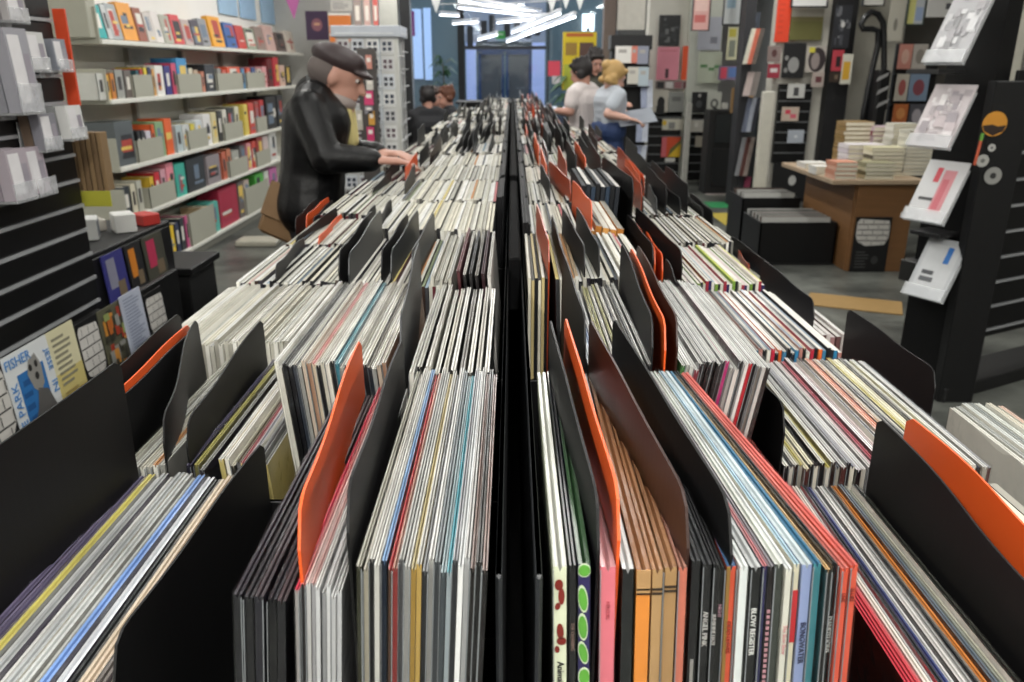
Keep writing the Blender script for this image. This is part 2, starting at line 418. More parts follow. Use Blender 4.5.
# ---- row 1, right upper: named spines
spec = [  # u0, u1, spine, top, look, extra
 (553,567,'#d9dfc2','#b9bab0','cream-spined sleeve with dark red splashes', both(blobs([(-.1,.012,.35,.004,.4),(.1,.02,.25,.006,0),(-.2,.027,.3,.003,.9),(0,.045,.28,.006,.2),(.1,.052,.38,.003,0),(-.25,.058,.22,.003,.6)],'#7a1f16'), spine_text('Animal Collective', .0058, '#2a2a26', .088))),
 (569,576,'#141416','#25262a','black record sleeve', spine_text('THE CLEARING', .003, '#6e5a52', .05)),
 (578,591,'#2a2358','#2b4a2c','purple spine with green leaf shapes', blobs([(0,.004,.48,.004,0),(-.1,.024,.36,.0085,.3),(-.1,.044,.36,.0085,.2),(-.05,.063,.36,.008,.5),(.05,.081,.45,.006,.1),(0,.100,.45,.006,0)],'#5ea63a','#d4e0c4')),
 (600,616,'#d97480','#c98d90','thick pink record sleeve', spine_text('MELODIC', .003, '#b3525c', .03)),
 (622,634,'#17191a','#c9cac8','black spine with a crinkled clear cover', None),
 (636,651,'#d98838','#9a6a44','orange spine with a kraft top band', patches([(-.5,.5,0,.016,'#b08a5c'),(-.5,.5,.0125,.0138,'#2a1c12'),(-.5,.5,.0155,.0168,'#2a1c12')])),
 (652,663,'#b08d60','#a5744c','kraft spine with two black bands', patches([(-.5,.5,.0125,.0138,'#2a1c12'),(-.5,.5,.0155,.0168,'#2a1c12')])),
 (665,678,'#ab875a','#9c6e48','wider kraft spine with two black bands', patches([(-.5,.5,.0125,.0138,'#2a1c12'),(-.5,.5,.0155,.0168,'#2a1c12')])),
 (679,688,'#c4705c','#a3715f','salmon record sleeve', None),
 (692,701,'#18181a','#3a3b3d','black spine', patches([(-.2,.2,.07,.11,'#8a8884')])),
 (703,712,'#1b1b1d','#303133','black spine lettered in silver', spine_text('ANGEL PINK', .0045, '#b8b6b2', .045)),
 (713,718,'#151517','#2b2c2e','thin black spine', spine_text('SUNSHINE HAZE', .003, '#a7a5a1', .045)),
 (719,725,'#131314','#27282a','thin black spine', spine_text('NIGHT', .003, '#9c7a84', .03)),
 (727,737,'#d0553a','#3d5f85','orange spine with a bronze edge', both(patches([(-.5,-.1,0,.20,'#8a6a34')]), spine_text('DEAD LEAVES', .0038, '#8e2f1c', .05))),
 (739,748,'#d6dcda','#dde0de','white record sleeve', None),
 (750,761,'#17181a','#b9bcbc','black spine with white capitals', both(spine_text('BLOW REGISTER', .0046, '#cfd0cc', .045), spine_text('THIRD MAN RECORDS', .0036, '#8fa09c', .12))),
 (762,767,'#23224a','#c8777c','navy spine', None),
 (768,774,'#1a1416','#88848a','black spine with a pink zigzag', patches([(-.3,.3,.03+.004*k,.032+.004*k,'#b98a92') for k in range(28)])),
 (775,784,'#3a3f3a','#d7dad2','dark grey-green spine', None),
 (785,792,'#d3d2c6','#e0e4e4','cream record sleeve', spine_text('The Slow Show', .0034, '#c79a96', .05)),
 (793,799,'#cfcab0','#9dbccc','cream spine with two red blocks', patches([(-.5,.5,.018,.055,'#b3262c'),(-.5,.5,.088,.14,'#b3262c')])),
 (800,811,'#8796bd','#bcc8cc','periwinkle blue record sleeve', spine_text('BONGWATER', .0048, '#2c3350', .055)),
 (813,822,'#3e7f88','#2f6a8a','teal record sleeve', None),
 (824,829,'#1a1c1d','#c9a06a','thin black spine', None),
 (830,837,'#141415','#23272a','black spine lettered in grey', spine_text('DANDYLIONS', .0042, '#a5a6a2', .05)),
 (839,847,'#cf5038','#cb6459','orange-red record sleeve', spine_text('LIVE', .0035, '#8c2f20', .02)),
 (849,858,'#d2543c','#cf5b52','orange-red sleeve at the outer end', spine_text('BLUES', .0035, '#8c2f20', .02)),
]
for i, (u0, u1, sp, tp, look, ex) in enumerate(spec):
    yw = math.atan(.015/.315 + .020/.315*max(0, (u0-739)/110)) if u0 > 735 else .0
    a, b = xat(u0, d1, .275), xat(u1, d1, .275)
    put_record((a+b)/2, 1, T1F, .275 + (.002 if 600 < u0 < 690 else R.uniform(-.002,.002)), (b-a)*(.94 if u0 < 735 else .9), sp, tp, -1.2 - 2.2*(i/26.0), 'right of the gap, nearest row', i+1, True, look,
               'nearest records right of the gap', R.uniform(-.002,.002), ex, yw)
# ---- row 1, right lower tier
block(1, T2F, .398, .266, .352, 17, 0, 'from the step, nearest lower right bin', ['#bb2a38','#c2343f','#cf6a6c','#d8cfc4','#a9aaab','#2f3134','#38427a','#c9c9c6','#c4c2bf','#8d8d8b','#26282a','#b96d2c','#56646e','#7d7f74','#9a9a88','#22231f','#90907e'],
      ['#1a1214','#b5222e','#1d1d1f','#cfccc4'], True, .92, 'records in the lower right front bin')
block(1, T2F, .40, .40, .49, 9, 0, None)

# ---- row 2
d2 = D(2)
tB = ['#e2e0d8','#d2d0c6','#dcdad2','#e0ded6','#c9c6ba','#e4e2dc','#8e8b86','#dfddd6','#b9b6ac','#e6e4de']
block(2, T1F, .281, xat(407, d2, .275), xat(491, d2, .275), 10, 1.5, 'from the left, second row left of the gap', tB, ['#dad7cc','#222224','#cfcbbd','#33312d'], True, .62, 'second row records left of the gap')
block(2, T1F, .275, xat(273, d2, .275), xat(386, d2, .275), 24, -5, 'from the left, second row outer left block',
      ['#e4e3dd','#d8d7d0','#1c1d1e','#c6c6c0','#b5b3a8','#d4d2c8','#c9c6ba','#bdb7a8','#c97a76','#cfcdc2','#b9b7ab','#dddbd2','#dfdcd2','#6fa9b6','#c9c7bc','#d6d4ca','#b2ada0','#c4c0b2','#a9a69a','#bdb8a8','#8f8b7e','#c5c1b2','#908c80','#b9b5a5'],
      ['#cfcdc2','#bdbbb0','#121213','#17171a','#2b3038','#8e8e8a','#b9a998','#a8846c','#cfc0a8','#191a1c','#b5b0a2','#d6d3c8','#1e1e20','#2f6d7c','#8f8e88','#2a2926'], True, .88, 'second row upper records on the left')
block(2, T2F, .386, -.397, -.356, 6, 0, 'left of the dividers, second lower left bin', None, ['#c9c7bd','#8f8e88'], True, .8, 'second row lower records on the left')
block(2, T2F, .386, -.335, -.315, 3, 0, 'between two wavy black dividers, lower left', ['#4a4560','#b8b060','#a9a9a4'], ['#252430','#6e6a40'], True, .7)
block(2, T2F, .383, -.301, -.250, 9, -4, 'right of the dividers, second lower left bin', ['#cfcdc6','#dcd9d0','#cfc9b4','#4f4a34','#8f2f3a','#85858a','#a5a5a2','#3c3c40','#9a9a97'],
      ['#b5a66a','#e0dcd0','#2c2a26','#5e5e60'], True, .85, 'second row lower records beside the black dividers')
block(2, T1F, .285, .076, .092, 3, 0, 'beside the small black divider, second right row', ['#cfd3d6','#8095b5','#dfe0de'], ['#c4c9d0','#46587a'], True, .8)
block(2, T1F, .278, .093, .138, 10, -2, 'left of the tall dividers, second right row', ['#cfc98a','#b5b06a','#e2e0d4','#c2bd7a','#dcdad0','#2a2b2c','#dedcd6','#26282a','#d2d2cc','#c5c5c0'], None, True, .7, 'second row records left of the tall dividers')
block(2, T1F, .276, .166, .254, 20, 9, 'right of the dark brown divider, second right row',
      ['#cfd1c8','#dcdcd6','#c9c9c2','#e2e2de','#d4d4ce','#bdbdb8','#dedeDA','#c6c6c0','#e2e2dc','#cfcfc9'],
      ['#3f6a3a','#a3a59c','#c9cac4','#6d2230','#1d1b1d','#191819','#161617','#1c1a1b','#1a191a','#232022','#b02e6a','#8f8b88','#cfc9c2','#1f1d1e','#d8d4cf','#b3202c','#191819','#6d6862','#b9b5b0','#2a2524'], True, .9, 'second row upper records on the right')
block(2, T2F, .386, .278, .494, 40, 0, 'from the step, second lower right bin',
      ['#d9d7cc','#26272a','#cfcdc2','#b7a94c','#dcd7b8','#e2dcc0','#2f2f30','#d4d2c8','#c9bc62','#e0dfd8','#3a3f4c','#d6d6d2','#8e9094','#5b5f70','#cfcfd0','#dddbd8','#b9b5b2','#c8a5a8','#b04a58','#d8d6d4','#bdb6b4','#cbb9b6','#33302f','#d9a58c','#cf7a58','#c9714f','#a98a6c'],
      ['#17171a','#c9c6ba','#2a1d1a','#8e8a80','#4b2b28','#191a1c','#d2cdbd'], True, .9, 'second row lower records on the right')
for q, (xa, xb, n) in enumerate(((.625, .70, 9),)):
    block(2, .80, .455, xa, xb, n, 0, 'from the left in the right edge crate', ['#dddbd0','#a9aca8','#cfd2ce','#8f9490','#d9dcd4','#c2c6c0','#dcd6c4','#e0dac6','#d9b8a6'], ['#cdcbc0', '#a9a8a0'], True, .85, 'records in the side crate')
# ---- row 3
block(3, T1F, .275, xat(430, D(3), .275), xat(452, D(3), .275), 5, 2, 'left of the maroon record, third left row', None, ['#c9c6ba','#8e8c84'], False, .7, 'white sleeves beside the maroon record', hue=0)
block(3, T1F, .268, xat(455, D(3), .27), xat(492, D(3), .27), 6, -4, 'from the maroon record towards the gap', ['#7a4a4a','#c4c0b6','#4a4846','#8e8a82','#4f3438','#cfccc4'], ['#4a262a','#1c1b1b','#232222','#1f1c1d','#2c1a1e','#c9c6c0'], False, .5, 'dark sleeves beside the gap')
block(3, T2F, .368, -.508, -.285, 34, 0, 'from outside, third lower left bin', None, ['#c9c6ba','#a9a69a','#e0ded5'], False, .9, 'third row lower records on the left', hue=.08)
block(3, T2F, .379, .30, .47, 30, 0, 'from the step, third lower right bin', ['#dedcd4','#cfcdc4','#c9c7bd','#e2e1da','#d4cfc2','#8fa0b2','#d6c0a0','#d9d7d0','#b9b8b0','#3a3d42','#cfccc4','#7c8ea0','#dad8d0','#c9c5bd'],
      ['#1b1b1d','#c9c6ba','#a82a3c','#1f1f22','#c9602c','#3d6f8c','#17171a','#22252c','#2c6f94','#9a6a62'], False, .9, 'third row lower records on the right')
block(3, T1F, .275, .022, .05, 6, 0, None, ['#c9c7bd','#55544f','#b0a278','#2c2c2e'], ['#cfcab8','#b9a878','#1b1b1d'])
block(3, T1F, .275, .06, .20, 26, -2, None)
block(3, T1F, .285, -.225, -.10, 24, 0, None, hue=.1)
# ---- rows further back: one object
def wob(a, b): return R.uniform(a, b)
for r in range(4, NROW+1):
    z = D(r)
    hue = .10 if r > 5 else .06
    far = r > 9
    k = 1.0
    n1 = 34 if r < 8 else 22
    j = lambda: R.uniform(-.012, .012) if r > 6 else 0
    # left upper
    block(r, T1F, .272+j(), -.245, -.035, n1, R.uniform(-3, 3), None, None, ['#c9c6ba','#8e8c84','#55544f','#2a2a2c','#e0ded5'], gapf=.92, hue=hue*.5)
    block(r, T1F, .262, .019, .034, 3, 0, None, ['#1a1a1c','#2b2b2d','#131314'], ['#151517'])
    if r > 4: block(r, T1F, .262, -.033, -.018, 3, 0, None, ['#1a1a1c','#2b2b2d','#131314'], ['#151517'])
    block(r, T2F, (.368 if r < 6 else .36)+j(), -.50, -.275, n1, R.uniform(-4, 4), None, None, None, gapf=.92, hue=hue)
    if r == 4:
        block(r, T1F, .276, .03, .12, 16, 0, None)
        block(r, T1F, .27, .135, .20, 5, 8, None, ['#dcd8cc','#8e8a80','#c9c6ba'], ['#b57a3a','#a56a2c','#c08a4a'])
        block(r, T2F, .369, .31, .459, 28, 0, None, ['#dedcd4','#d4d2c8','#cfb9b8','#c9c7bd','#dad9d2','#d2cfc0','#cfc0c0','#d6d48a','#d2d0c8','#c9c7bd','#8ea0ae','#d3d1c8','#cbb8b4','#d9d7ce','#c9c6ba','#d2cfc4','#c5c2b4','#b9c24c','#d6d4ca'], ['#1f1f22','#c9c6ba','#8f2d3c','#2d2a50','#d8d6ce','#6c8c3a'], gapf=.9)
        block(r, T3F, .47, .51, .62, 12, 0, None, ['#d9d4cf','#cfc2c0','#c9c6c0','#dddad6'], ['#8f6a6a','#5a3c3c','#c9c0bc'])
    elif r == 5:
        block(r, T1F, .275, .038, .13, 16, 0, None)
        block(r, T1F, .24, .15, .235, 8, 4, None, ['#3a3d42','#cfccc6','#222428'], ['#17191c','#22262c','#2c3a4a'])
        block(r, T2F, .365, .30, .49, 36, 0, None, hue=.05)
        block(r, T3F, .455, .51, .60, 10, 0, None)
    else:
        block(r, T1F, .274+j(), .038, .245, n1, R.uniform(-3, 3), None, gapf=.9, hue=hue)
        if r < RCUT: block(r, T2F, .362+j(), .275, .49, n1, R.uniform(-3, 3), None, gapf=.9, hue=hue)
        if r < 12: block(r, T3F, .455, .51, .62, 10, 0, None)
so = STUFF.build('record_sleeve')
tag(so, 'hundreds of smaller record sleeves filling the bins further back', 'records', 'records in the racks', 'stuff')

# ---- side crate at the right edge
cr = empty('record_crate', (.71, D(2)+.157, 0)); tag(cr, 'black side crate of records at the right edge beyond the rack', 'crate')
m = MB().bbox(-.10, .10, -.186, -.178, EYE-.70, EYE-.485, BLK).box(-.095, .095, -.17, .17, EYE-.815, EYE-.803, BLK)
for a, b, c, d in ((-.10,-.092,-.17,.17),(.092,.10,-.17,.17),(-.10,.10,-.178,-.17),(-.10,.10,.17,.178)): m.box(a, b, c, d, EYE-.815, EYE-.60, BLK)
m.build('bin', cr)
MB().bbox(-.09, .09, -.16, .16, 0, EYE-.816, BLKM).build('stand', cr)

# ------------------------------------------------------------------ dividers
DIVM = {'k': mat('#0c0c0d', .5, 0, .12, 25, .03, spec=.35), 'g': mat('#232527', .4, 0, .15, 12, .05), 'o': mat('#d45420', .42, 0, .08, 10, .03), 'b': mat('#2e1a14', .35, 0, .2, 12, .05), 'r': mat('#9a3d20', .4, 0, .1)}
DIVN = {'k': 'black', 'g': 'charcoal', 'o': 'orange', 'b': 'dark brown', 'r': 'rust-brown'}
def hat(v, d):
    k = (v-341.0)/F; return d*(SP+k*CP)/(CP-k*SP)
def divider(r, front, back, c, label, fh=None, wave=.012, group='bin dividers', length=.31):
    """front/back: (x, h) of the two top corners in metres, h below the eye"""
    df, db = D(r)+.004, D(r)+.004+length
    (xf, hf), (xb, hb) = front, back
    hm = max(hf, hb)
    if fh is None:
        ax = abs(xf+xb)/2
        fh = T1F if ax < .258 else T2F if ax < .50 or xf < 0 else T3F
    t = .0009; n = 30; vs = []
    x0 = (xf+xb)/2
    zb = EYE-fh
    for i in range(n+1):
        s = i/n
        sm = s*s*(3-2*s); sm = sm*.5 + s*.5
        y = df + (db-df)*s
        x = xf + (xb-xf)*sm
        # the top edge: higher at the back, an S-shaped step, lower at the front, rounded corners
        h = hf + (hb-hf)*s + wave*(1-2/(1+math.exp(-(s-.5)*11)))*.5 + 0
        dd = (s if s < .5 else 1-s)*(db-df); rc = .028 if s < .5 else .007
        if dd < rc: h += (rc - math.sqrt(max(0, rc*rc-(rc-dd)**2)))
        zt = EYE-h
        for sg in (-1, 1):
            vs += [(x+sg*t-x0, y-df, 0), (x+sg*t-x0, y-df, (zt-zb)*.55), (x+sg*t-x0+ (x-x0)*.15, y-df, zt-zb)]
    fs = []; 
    for i in range(n):
        for j in range(2):
            a = i*6+j; fs.append((a, a+1, a+7, a+6)); b = i*6+3+j; fs.append((b, b+6, b+7, b+1))
        a = i*6; fs.append((a+2, a+5, a+11, a+8)); fs.append((a, a+6, a+9, a+3))
    for i in (0, n):
        a = i*6
        for j in range(2): fs.append((a+j, a+3+j, a+4+j, a+1+j))
    o = MB().add(vs, fs, DIVM[c]).build('bin_divider', None, (x0, df, zb+.0005))
    tag(o, label, 'divider', group); return o
def divpx(r, uf, vf, ub, vb, c, label, **k):
    df, db = D(r)+.004, D(r)+.314
    hf, hb = hat(vf, df), hat(vb, db)
    return divider(r, (xat(uf, df, hf), hf), (xat(ub, db, hb), hb), c, label, **k)
# left side, near to far
divider(1, (-.395, .275), (-.375, .262), 'k', 'large black divider filling the left edge of the picture', wave=0)
divpx(1, 105, 640, 263, 447, 'k', 'large black curved divider left of the black sleeves')
divpx(1, 292, 500, 362, 345, 'o', 'orange divider right of the black sleeves in the nearest left row')
divpx(1, 343, 482, 403, 345, 'k', 'black divider between the orange divider and the nearest left block')
divpx(2, 398, 312, 420, 246, 'g', 'charcoal divider left of the second block beside the gap')
divpx(2, 84, 392, 181, 314, 'k', 'black divider behind the large one at the left edge, below the posters', wave=.003)
divpx(2, 99, 402, 191, 325, 'o', 'orange divider seen as a strip along a black one, left side', wave=.004)
divpx(2, 104, 408, 196, 331, 'k', 'black divider just right of the orange strip, left side', wave=.004)
divpx(2, 154, 414, 201, 323, 'k', 'first of two wavy black dividers in the second lower left bin')
divpx(2, 182, 418, 263, 323, 'k', 'second of two wavy black dividers, beside the pale plastic sleeve')
L3 = ((337,248,373,214,'k','black divider at the back of the outer grey pair, third left row'),(347,251,381,213,'g','charcoal divider at the front of the outer pair, third left row'),
      (380,247,408,217,'k','black divider behind the inner charcoal one, third left row'),(390,248,418,213,'g','charcoal divider in the inner pair, third left row'),
      (411,247,434,216,'g','charcoal divider nearest the gap in the third left row'))
for a in L3: divpx(3, *a)
divpx(4, 273, 262, 305, 240, 'k', 'black divider among white sleeves in the fourth lower left bin')
divpx(4, 355, 226, 376, 207, 'k', 'small black divider behind the outer grey pair'); divpx(4, 377, 214, 392, 202, 'k', 'small black divider behind the inner grey pair')
for a in ((294,216,318,200,'k','black divider left of the orange one near the satchel'),(305,213,329,199,'o','orange divider near the brown satchel'),(312,216,333,202,'k','black divider right of the orange one near the satchel')): divpx(6, *a)
divpx(5, 295, 236, 336, 209, 'k', 'wide black divider below the satchel'); divpx(5, 317, 234, 342, 216, 'o', 'lower orange divider right of the wide black one')
divpx(7, 341, 201, 357, 187, 'k', 'black divider below the leather jacket'); divpx(7, 351, 201, 371, 186, 'g', 'grey divider below the leather jacket')
divpx(7, 372, 187, 391, 173, 'k', 'black divider below the man\'s hands'); divpx(7, 404, 181, 415, 165, 'g', 'grey divider right of the man\'s hands')
divpx(8, 384, 172, 399, 157, 'k', 'black divider the man is flipping past'); divpx(8, 405, 166, 417, 154, 'o', 'small orange divider by the man\'s fingers')
divpx(9, 430, 152, 441, 138, 'b', 'brown divider further back on the left rack'); divpx(9, 445, 152, 456, 138, 'r', 'rust-brown divider further back on the left rack')
# right side
divpx(1, 599, 500, 551, 324, 'k', 'black divider left of the front orange one, right rack')
divpx(1, 620, 490, 566, 322, 'o', 'front orange divider standing behind the pink record')
divpx(1, 689, 498, 592, 324, 'b', 'dark brown divider right of the kraft spines')
divpx(1, 733, 505, 616, 323, 'k', 'tall black divider right of the thin black spines')
divider(1, (.362, .334), (.3575, .331), 'k', 'large black divider at the right edge, in front of an orange one', wave=.02)
divider(1, (.389, .318), (.386, .330), 'o', 'large orange divider at the right edge behind a black one', wave=.02)
divpx(2, 586, 312, 563, 256, 'k', 'black divider nearest the gap in the second right row')
divpx(2, 655, 315, 621, 247, 'k', 'black divider left of the orange one, second right row')
divpx(2, 668, 318, 630, 252, 'o', 'orange divider in the second right row')
divpx(2, 680, 314, 637, 249, 'b', 'dark brown divider right of the orange one, second right row')
divpx(2, 788, 402, 712, 330, 'k', 'black divider standing at the step beside the dark spines')
divpx(3, 939, 367, 848, 312, 'k', 'broad black divider at the outer edge of the right rack')
divpx(3, 564, 250, 552, 218, 'k', 'small black divider next to the gap, third right row')
divpx(3, 585, 243, 563, 211, 'k', 'second black divider from the gap, third right row'); divpx(3, 600, 243, 577, 210, 'k', 'third black divider from the gap, third right row')
divpx(3, 685, 288, 664, 262, 'k', 'low black divider behind the brown one')
divpx(3, 549, 238, 537, 207, 'r', 'rust-brown divider beside the gap, third right row')
divpx(4, 682, 249, 637, 209, 'k', 'broad black divider right of two orange ones'); divpx(4, 654, 242, 627, 217, 'k', 'black divider left of two orange ones')
divpx(4, 656, 246, 630, 220, 'o', 'left one of two orange dividers, fourth right row'); divpx(4, 664, 252, 640, 228, 'o', 'right one of two orange dividers, fourth right row')
divpx(4, 816, 298, 762, 262, 'k', 'black divider on the lowest tier near the aisle')
divpx(4, 592, 199, 573, 183, 'o', 'bright orange divider in front of the black records')
divpx(4, 600, 222, 578, 192, 'k', 'black divider in front of the wood-coloured spines')
divpx(5, 752, 262, 733, 250, 'r', 'rust-brown divider on the lowest tier'); divpx(5, 772, 262, 731, 238, 'k', 'black divider on the lowest tier by the crates')
divpx(5, 570, 178, 550, 163, 'r', 'rust divider standing tall next to the gap'); divpx(5, 550, 178, 541, 166, 'k', 'black divider against the centre gap')
divpx(5, 633, 176, 603, 159, 'k', 'tall black divider behind the black records')
divpx(6, 658, 196, 646, 184, 'g', 'grey divider in the sixth right row'); divpx(6, 681, 196, 656, 182, 'k', 'black divider in the sixth right row')
divpx(6, 704, 206, 681, 194, 'k', 'outer black divider in the sixth right row'); divpx(6, 714, 209, 690, 195, 'k', 'outermost black divider in the sixth right row')
for r in range(6, NROW+1):
    for side in (-1, 1):
        n = (6 if side < 0 else 12) if r < 14 else (4 if side < 0 else 6)
        if r < 8 and side < 0: continue
        lst = sorted((R.uniform(.05, .235) if R.random() < .75 or (side > 0 and r >= RCUT) else R.uniform(.29, .48)) for q in range(n))
        for q, ax in enumerate(lst):
            c = R.choice('kkkkgkkrkobk' if side > 0 else 'kkg')
            hh = (.232 if ax < .26 else .31) + R.uniform(-.04, .015)
            sd = 'left' if side < 0 else 'right'
            divider(r, (side*(ax+.005), hh+.004), (side*ax, hh), c, f'{DIVN[c]} divider, {ordn(q+1)} from the gap, {ordn(r)} row of the {sd} rack', group=f'dividers far back on the {sd} rack')
# ------------------------------------------------------------------ flat-fronted things placed in the room
def card_mb(w, h, base, pats=(), t=.012, frame=None, back=None):
    """a sheet or board, w x h, standing in the xz plane, its face towards -y, origin at the bottom centre"""
    mb = MB(); mb.box(-w/2, w/2, 0, t, 0, h, mat(base, .5, 0, .05, 6) if isinstance(base, str) else base)
    if frame:
        f = max(.012, w*.05); fm = mat(frame, .4)
        for a, b, c, d in ((-w/2-f, -w/2, -f, h+f), (w/2, w/2+f, -f, h+f), (-w/2, w/2, -f, 0), (-w/2, w/2, h, h+f)): mb.box(a, b, -.01, t, c, d, fm)
    for i, p in enumerate(pats):
        x0, y0, x1, y1, c = p[:5]; yy = -.0006 - .0002*i
        if len(p) > 5 and p[5] == 'o':
            vs = [((x0+x1)/2*w-w/2 + (x1-x0)/2*w*math.cos(q*math.pi/12), yy, h-(y0+y1)/2*h + (y1-y0)/2*h*math.sin(q*math.pi/12)) for q in range(24)]
            mb.add(vs, [tuple(range(24))], mat(c, .5))
        elif len(p) > 5 and p[5] == 'p':
            pts = p[6]; mb.add([(a*w-w/2, yy, h-b*h) for a, b in pts], [tuple(range(len(pts)))], mat(c, .5))
        else:
            a, b, cc, d = x0*w-w/2, x1*w-w/2, h-y1*h, h-y0*h
            mb.add([(a, yy, cc), (b, yy, cc), (b, yy, d), (a, yy, d)], [(0, 1, 2, 3)], mat(c, .5, 0, .08, 30))
    return mb
def hanging(name, label, cat, u0, v0, u1, v1, d, base, pats=(), group=None, rz=0, **k):
    a, b = W(u0, v1, d), W(u1, v1, d); t = W((u0+u1)/2, v0, d)
    w = abs(b.x-a.x); h = t.z - a.z
    o = card_mb(w, h, base, pats, **k).build(name, None, ((a.x+b.x)/2, d, a.z), (0, 0, rz))
    return tag(o, label, cat, group)
def noisepats(n, cols, seed=0, dots=False):
    r = random.Random(seed); out = []
    for i in range(n):
        x, y = r.random()*.75+.03, r.random()*.8+.03; w, h = r.uniform(.08, .25), r.uniform(.04, .2)
        out.append((x, y, min(.97, x+w), min(.97, y+h), r.choice(cols)) + (('o',) if dots and r.random() < .5 else ()))
    return out
def lines(x0, x1, y0, y1, n, c, seed=1):
    r = random.Random(seed); return [(x0, y0+(y1-y0)*i/n, x0+(x1-x0)*r.uniform(.6, 1), y0+(y1-y0)*(i+.45)/n, c) for i in range(n)]

# ------------------------------------------------------------------ shop front far away
YG = 20.0
DK = mat('#15181c', .4)
def bar(u0, u1, v0, v1, y, name, m=DK, th=.08):
    a, b = W(u0, v1, y), W(u1, v0, y)
    return S(name, MB().box(a.x, b.x, y-th/2, y+th/2, max(0, a.z), min(CEIL, b.z), m))
bar(459.5, 463, -30, 132, YG, 'trim_1'); bar(546.5, 550, -30, 132, YG, 'trim_2'); bar(400, 404, -30, 132, YG, 'trim_3'); bar(612, 616, -30, 132, YG, 'trim_4')
bar(463, 546.5, 46, 49.5, YG, 'trim_5', mat('#4a4c52', .4))
for i, (u0, u1, v0, v1) in enumerate(((404, 459.5, -30, 132), (463, 546.5, -30, 46), (463, 546.5, 49.5, 132), (550, 612, -30, 132))):
    a, b = W(u0, v1, YG), W(u1, v0, YG)
    S(f'window_{i+1}', MB().box(a.x, b.x, YG-.008, YG+.008, max(0, a.z), min(CEIL, b.z), GLASS))
x0 = W(400, 60, YG).x; x1 = W(616, 60, YG).x
S('wall_front', MB().box(XL, x0, YG-.1, YG+.1, 0, CEIL, mat('#4c4f57', .7)))
S('wall_front_right', MB().box(x1, XR, YG-.1, YG+.1, 0, CEIL, mat('#8f8c88', .7)))
# lobby beyond the glass
S('floor_lobby', MB().box(-9, 9, YG+.3, 33, -.1, 0, mat('#5a6068', .4)))
S('wall_lobby', MB().box(-9, 9, 30, 30.2, 0, 7, mat('#667478', .6, 0, .3, .5)))
S('ceiling_lobby', MB().box(-9, 9, YG+.3, 33, 7, 7.1, mat('#5d626b', .7)))
for lx in (-4, 0, 4): area('lobby_light', (lx, 25, 6.8), 2, 3, 200, (.80, .90, 1.0))
S('trim_6', MB().box(W(464, 60, 29).x, W(546, 60, 29).x, 29.6, 29.9, 2.35, 6.5, mat('#a3a3b0', .6, 0, .1, 1)))
# lobby doors
dr = empty('entrance_door', (W(505, 70, 28).x, 28, 0)); tag(dr, 'blue-framed double glass door far beyond the shop front', 'door')
wd = (530-478)*27/F
blue = mat('#31466e', .4)
for sx in (-1, 1):
    m = MB(); a, b = (0.03, wd/2) if sx > 0 else (-wd/2, -.03)
    m.box(a, a+.08, -.05, .05, 0, 2.0, blue); m.box(b-.08, b, -.05, .05, 0, 2.0, blue); m.box(a, b, -.05, .05, 1.9, 2.0, blue); m.box(a, b, -.05, .05, 0, .2, blue)
    f = m.build('door_leaf', dr); MB().box(a+.08, b-.08, -.01, .01, .2, 1.9, mat('#5f5b5a', .3)).build('pane', f)
    MB().tube([(sx*.12, -.09, .8), (sx*.12, -.09, 1.2)], .02, STEEL).build('door_handle', f)
MB().box(-wd/2-.1, wd/2+.1, -.06, .06, 2.0, 2.12, blue).build('door_head', dr)
for (u0, u1, lb) in ((466, 476, 'tall lavender lit panel left of the far doors'), (532, 545, 'tall lavender lit panel right of the far doors')):
    a = W(u0, 60, 27); b = W(u1, 60, 27)
    o = MB().bbox(a.x, b.x, 26.95, 27.05, 0, 2.25, mat('#b4bce8', .5, emit=.35)).build('light_box'); tag(o, lb, 'light box')
# light strips seen beyond the glass, left pane
for i, (u0, u1, v0, v1) in enumerate(((414.5, 421, 9, 79), (425.5, 430.5, 8, 80))):
    a, b = W(u0, v1, 29.95), W(u1, v0, 29.95)
    tag(MB().bbox(a.x, b.x, 29.9, 29.985, a.z, b.z, mat('#bcd0f6', .5, emit=.55)).build('light_strip'), ('left' if i == 0 else 'right') + ' one of two vertical pale blue light strips beyond the glass', 'light strip')
hanging('wall_poster', 'magenta poster in the far window beside the black pillar', 'poster', 403, 11, 415, 36, 19.7, '#a3489c')
ht_ = hanging('lit_sign', 'bright white lit sign box beyond the right-hand glass', 'sign', 582, 14, 594, 31, 29.9, mat('#f4f8ff', .5, emit=2.5))
hs_ = hanging('exit_sign', 'small green exit sign hanging near the far door', 'sign', 496, 31, 505, 39, 19.0, mat('#2f8a3c', .5, emit=.35), [(.2, .3, .8, .5, '#d8efd8')])
MB().tube([(-.04,.006,.1),(-.04,.006,CEIL-hs_.location.z)], .006, STEEL, 5).build('hanger', hs_)
MB().bbox(-.05, .05, -.06, -.012, -ht_.location.z, .1, mat('#3c4048', .5)).build('sign_post', ht_)
# dark block letters on the upper window, read from behind
lt = empty('window_lettering', W(505, 30, YG-.05)); tag(lt, 'row of tall dark block letters on the pane above the far door', 'lettering')
for i, (u, v) in enumerate(((484, 30), (492, 24), (507, 26), (517, 25), (528, 27), (470, 35), (537, 24))):
    o = W(u, v, YG-.05) - W(505, 30, YG-.05)
    MB().bbox(o.x-.07, o.x+.07, -.01, .01, o.z-.25, o.z+.2, mat('#3c3e44', .5), .01).build('letter', lt)
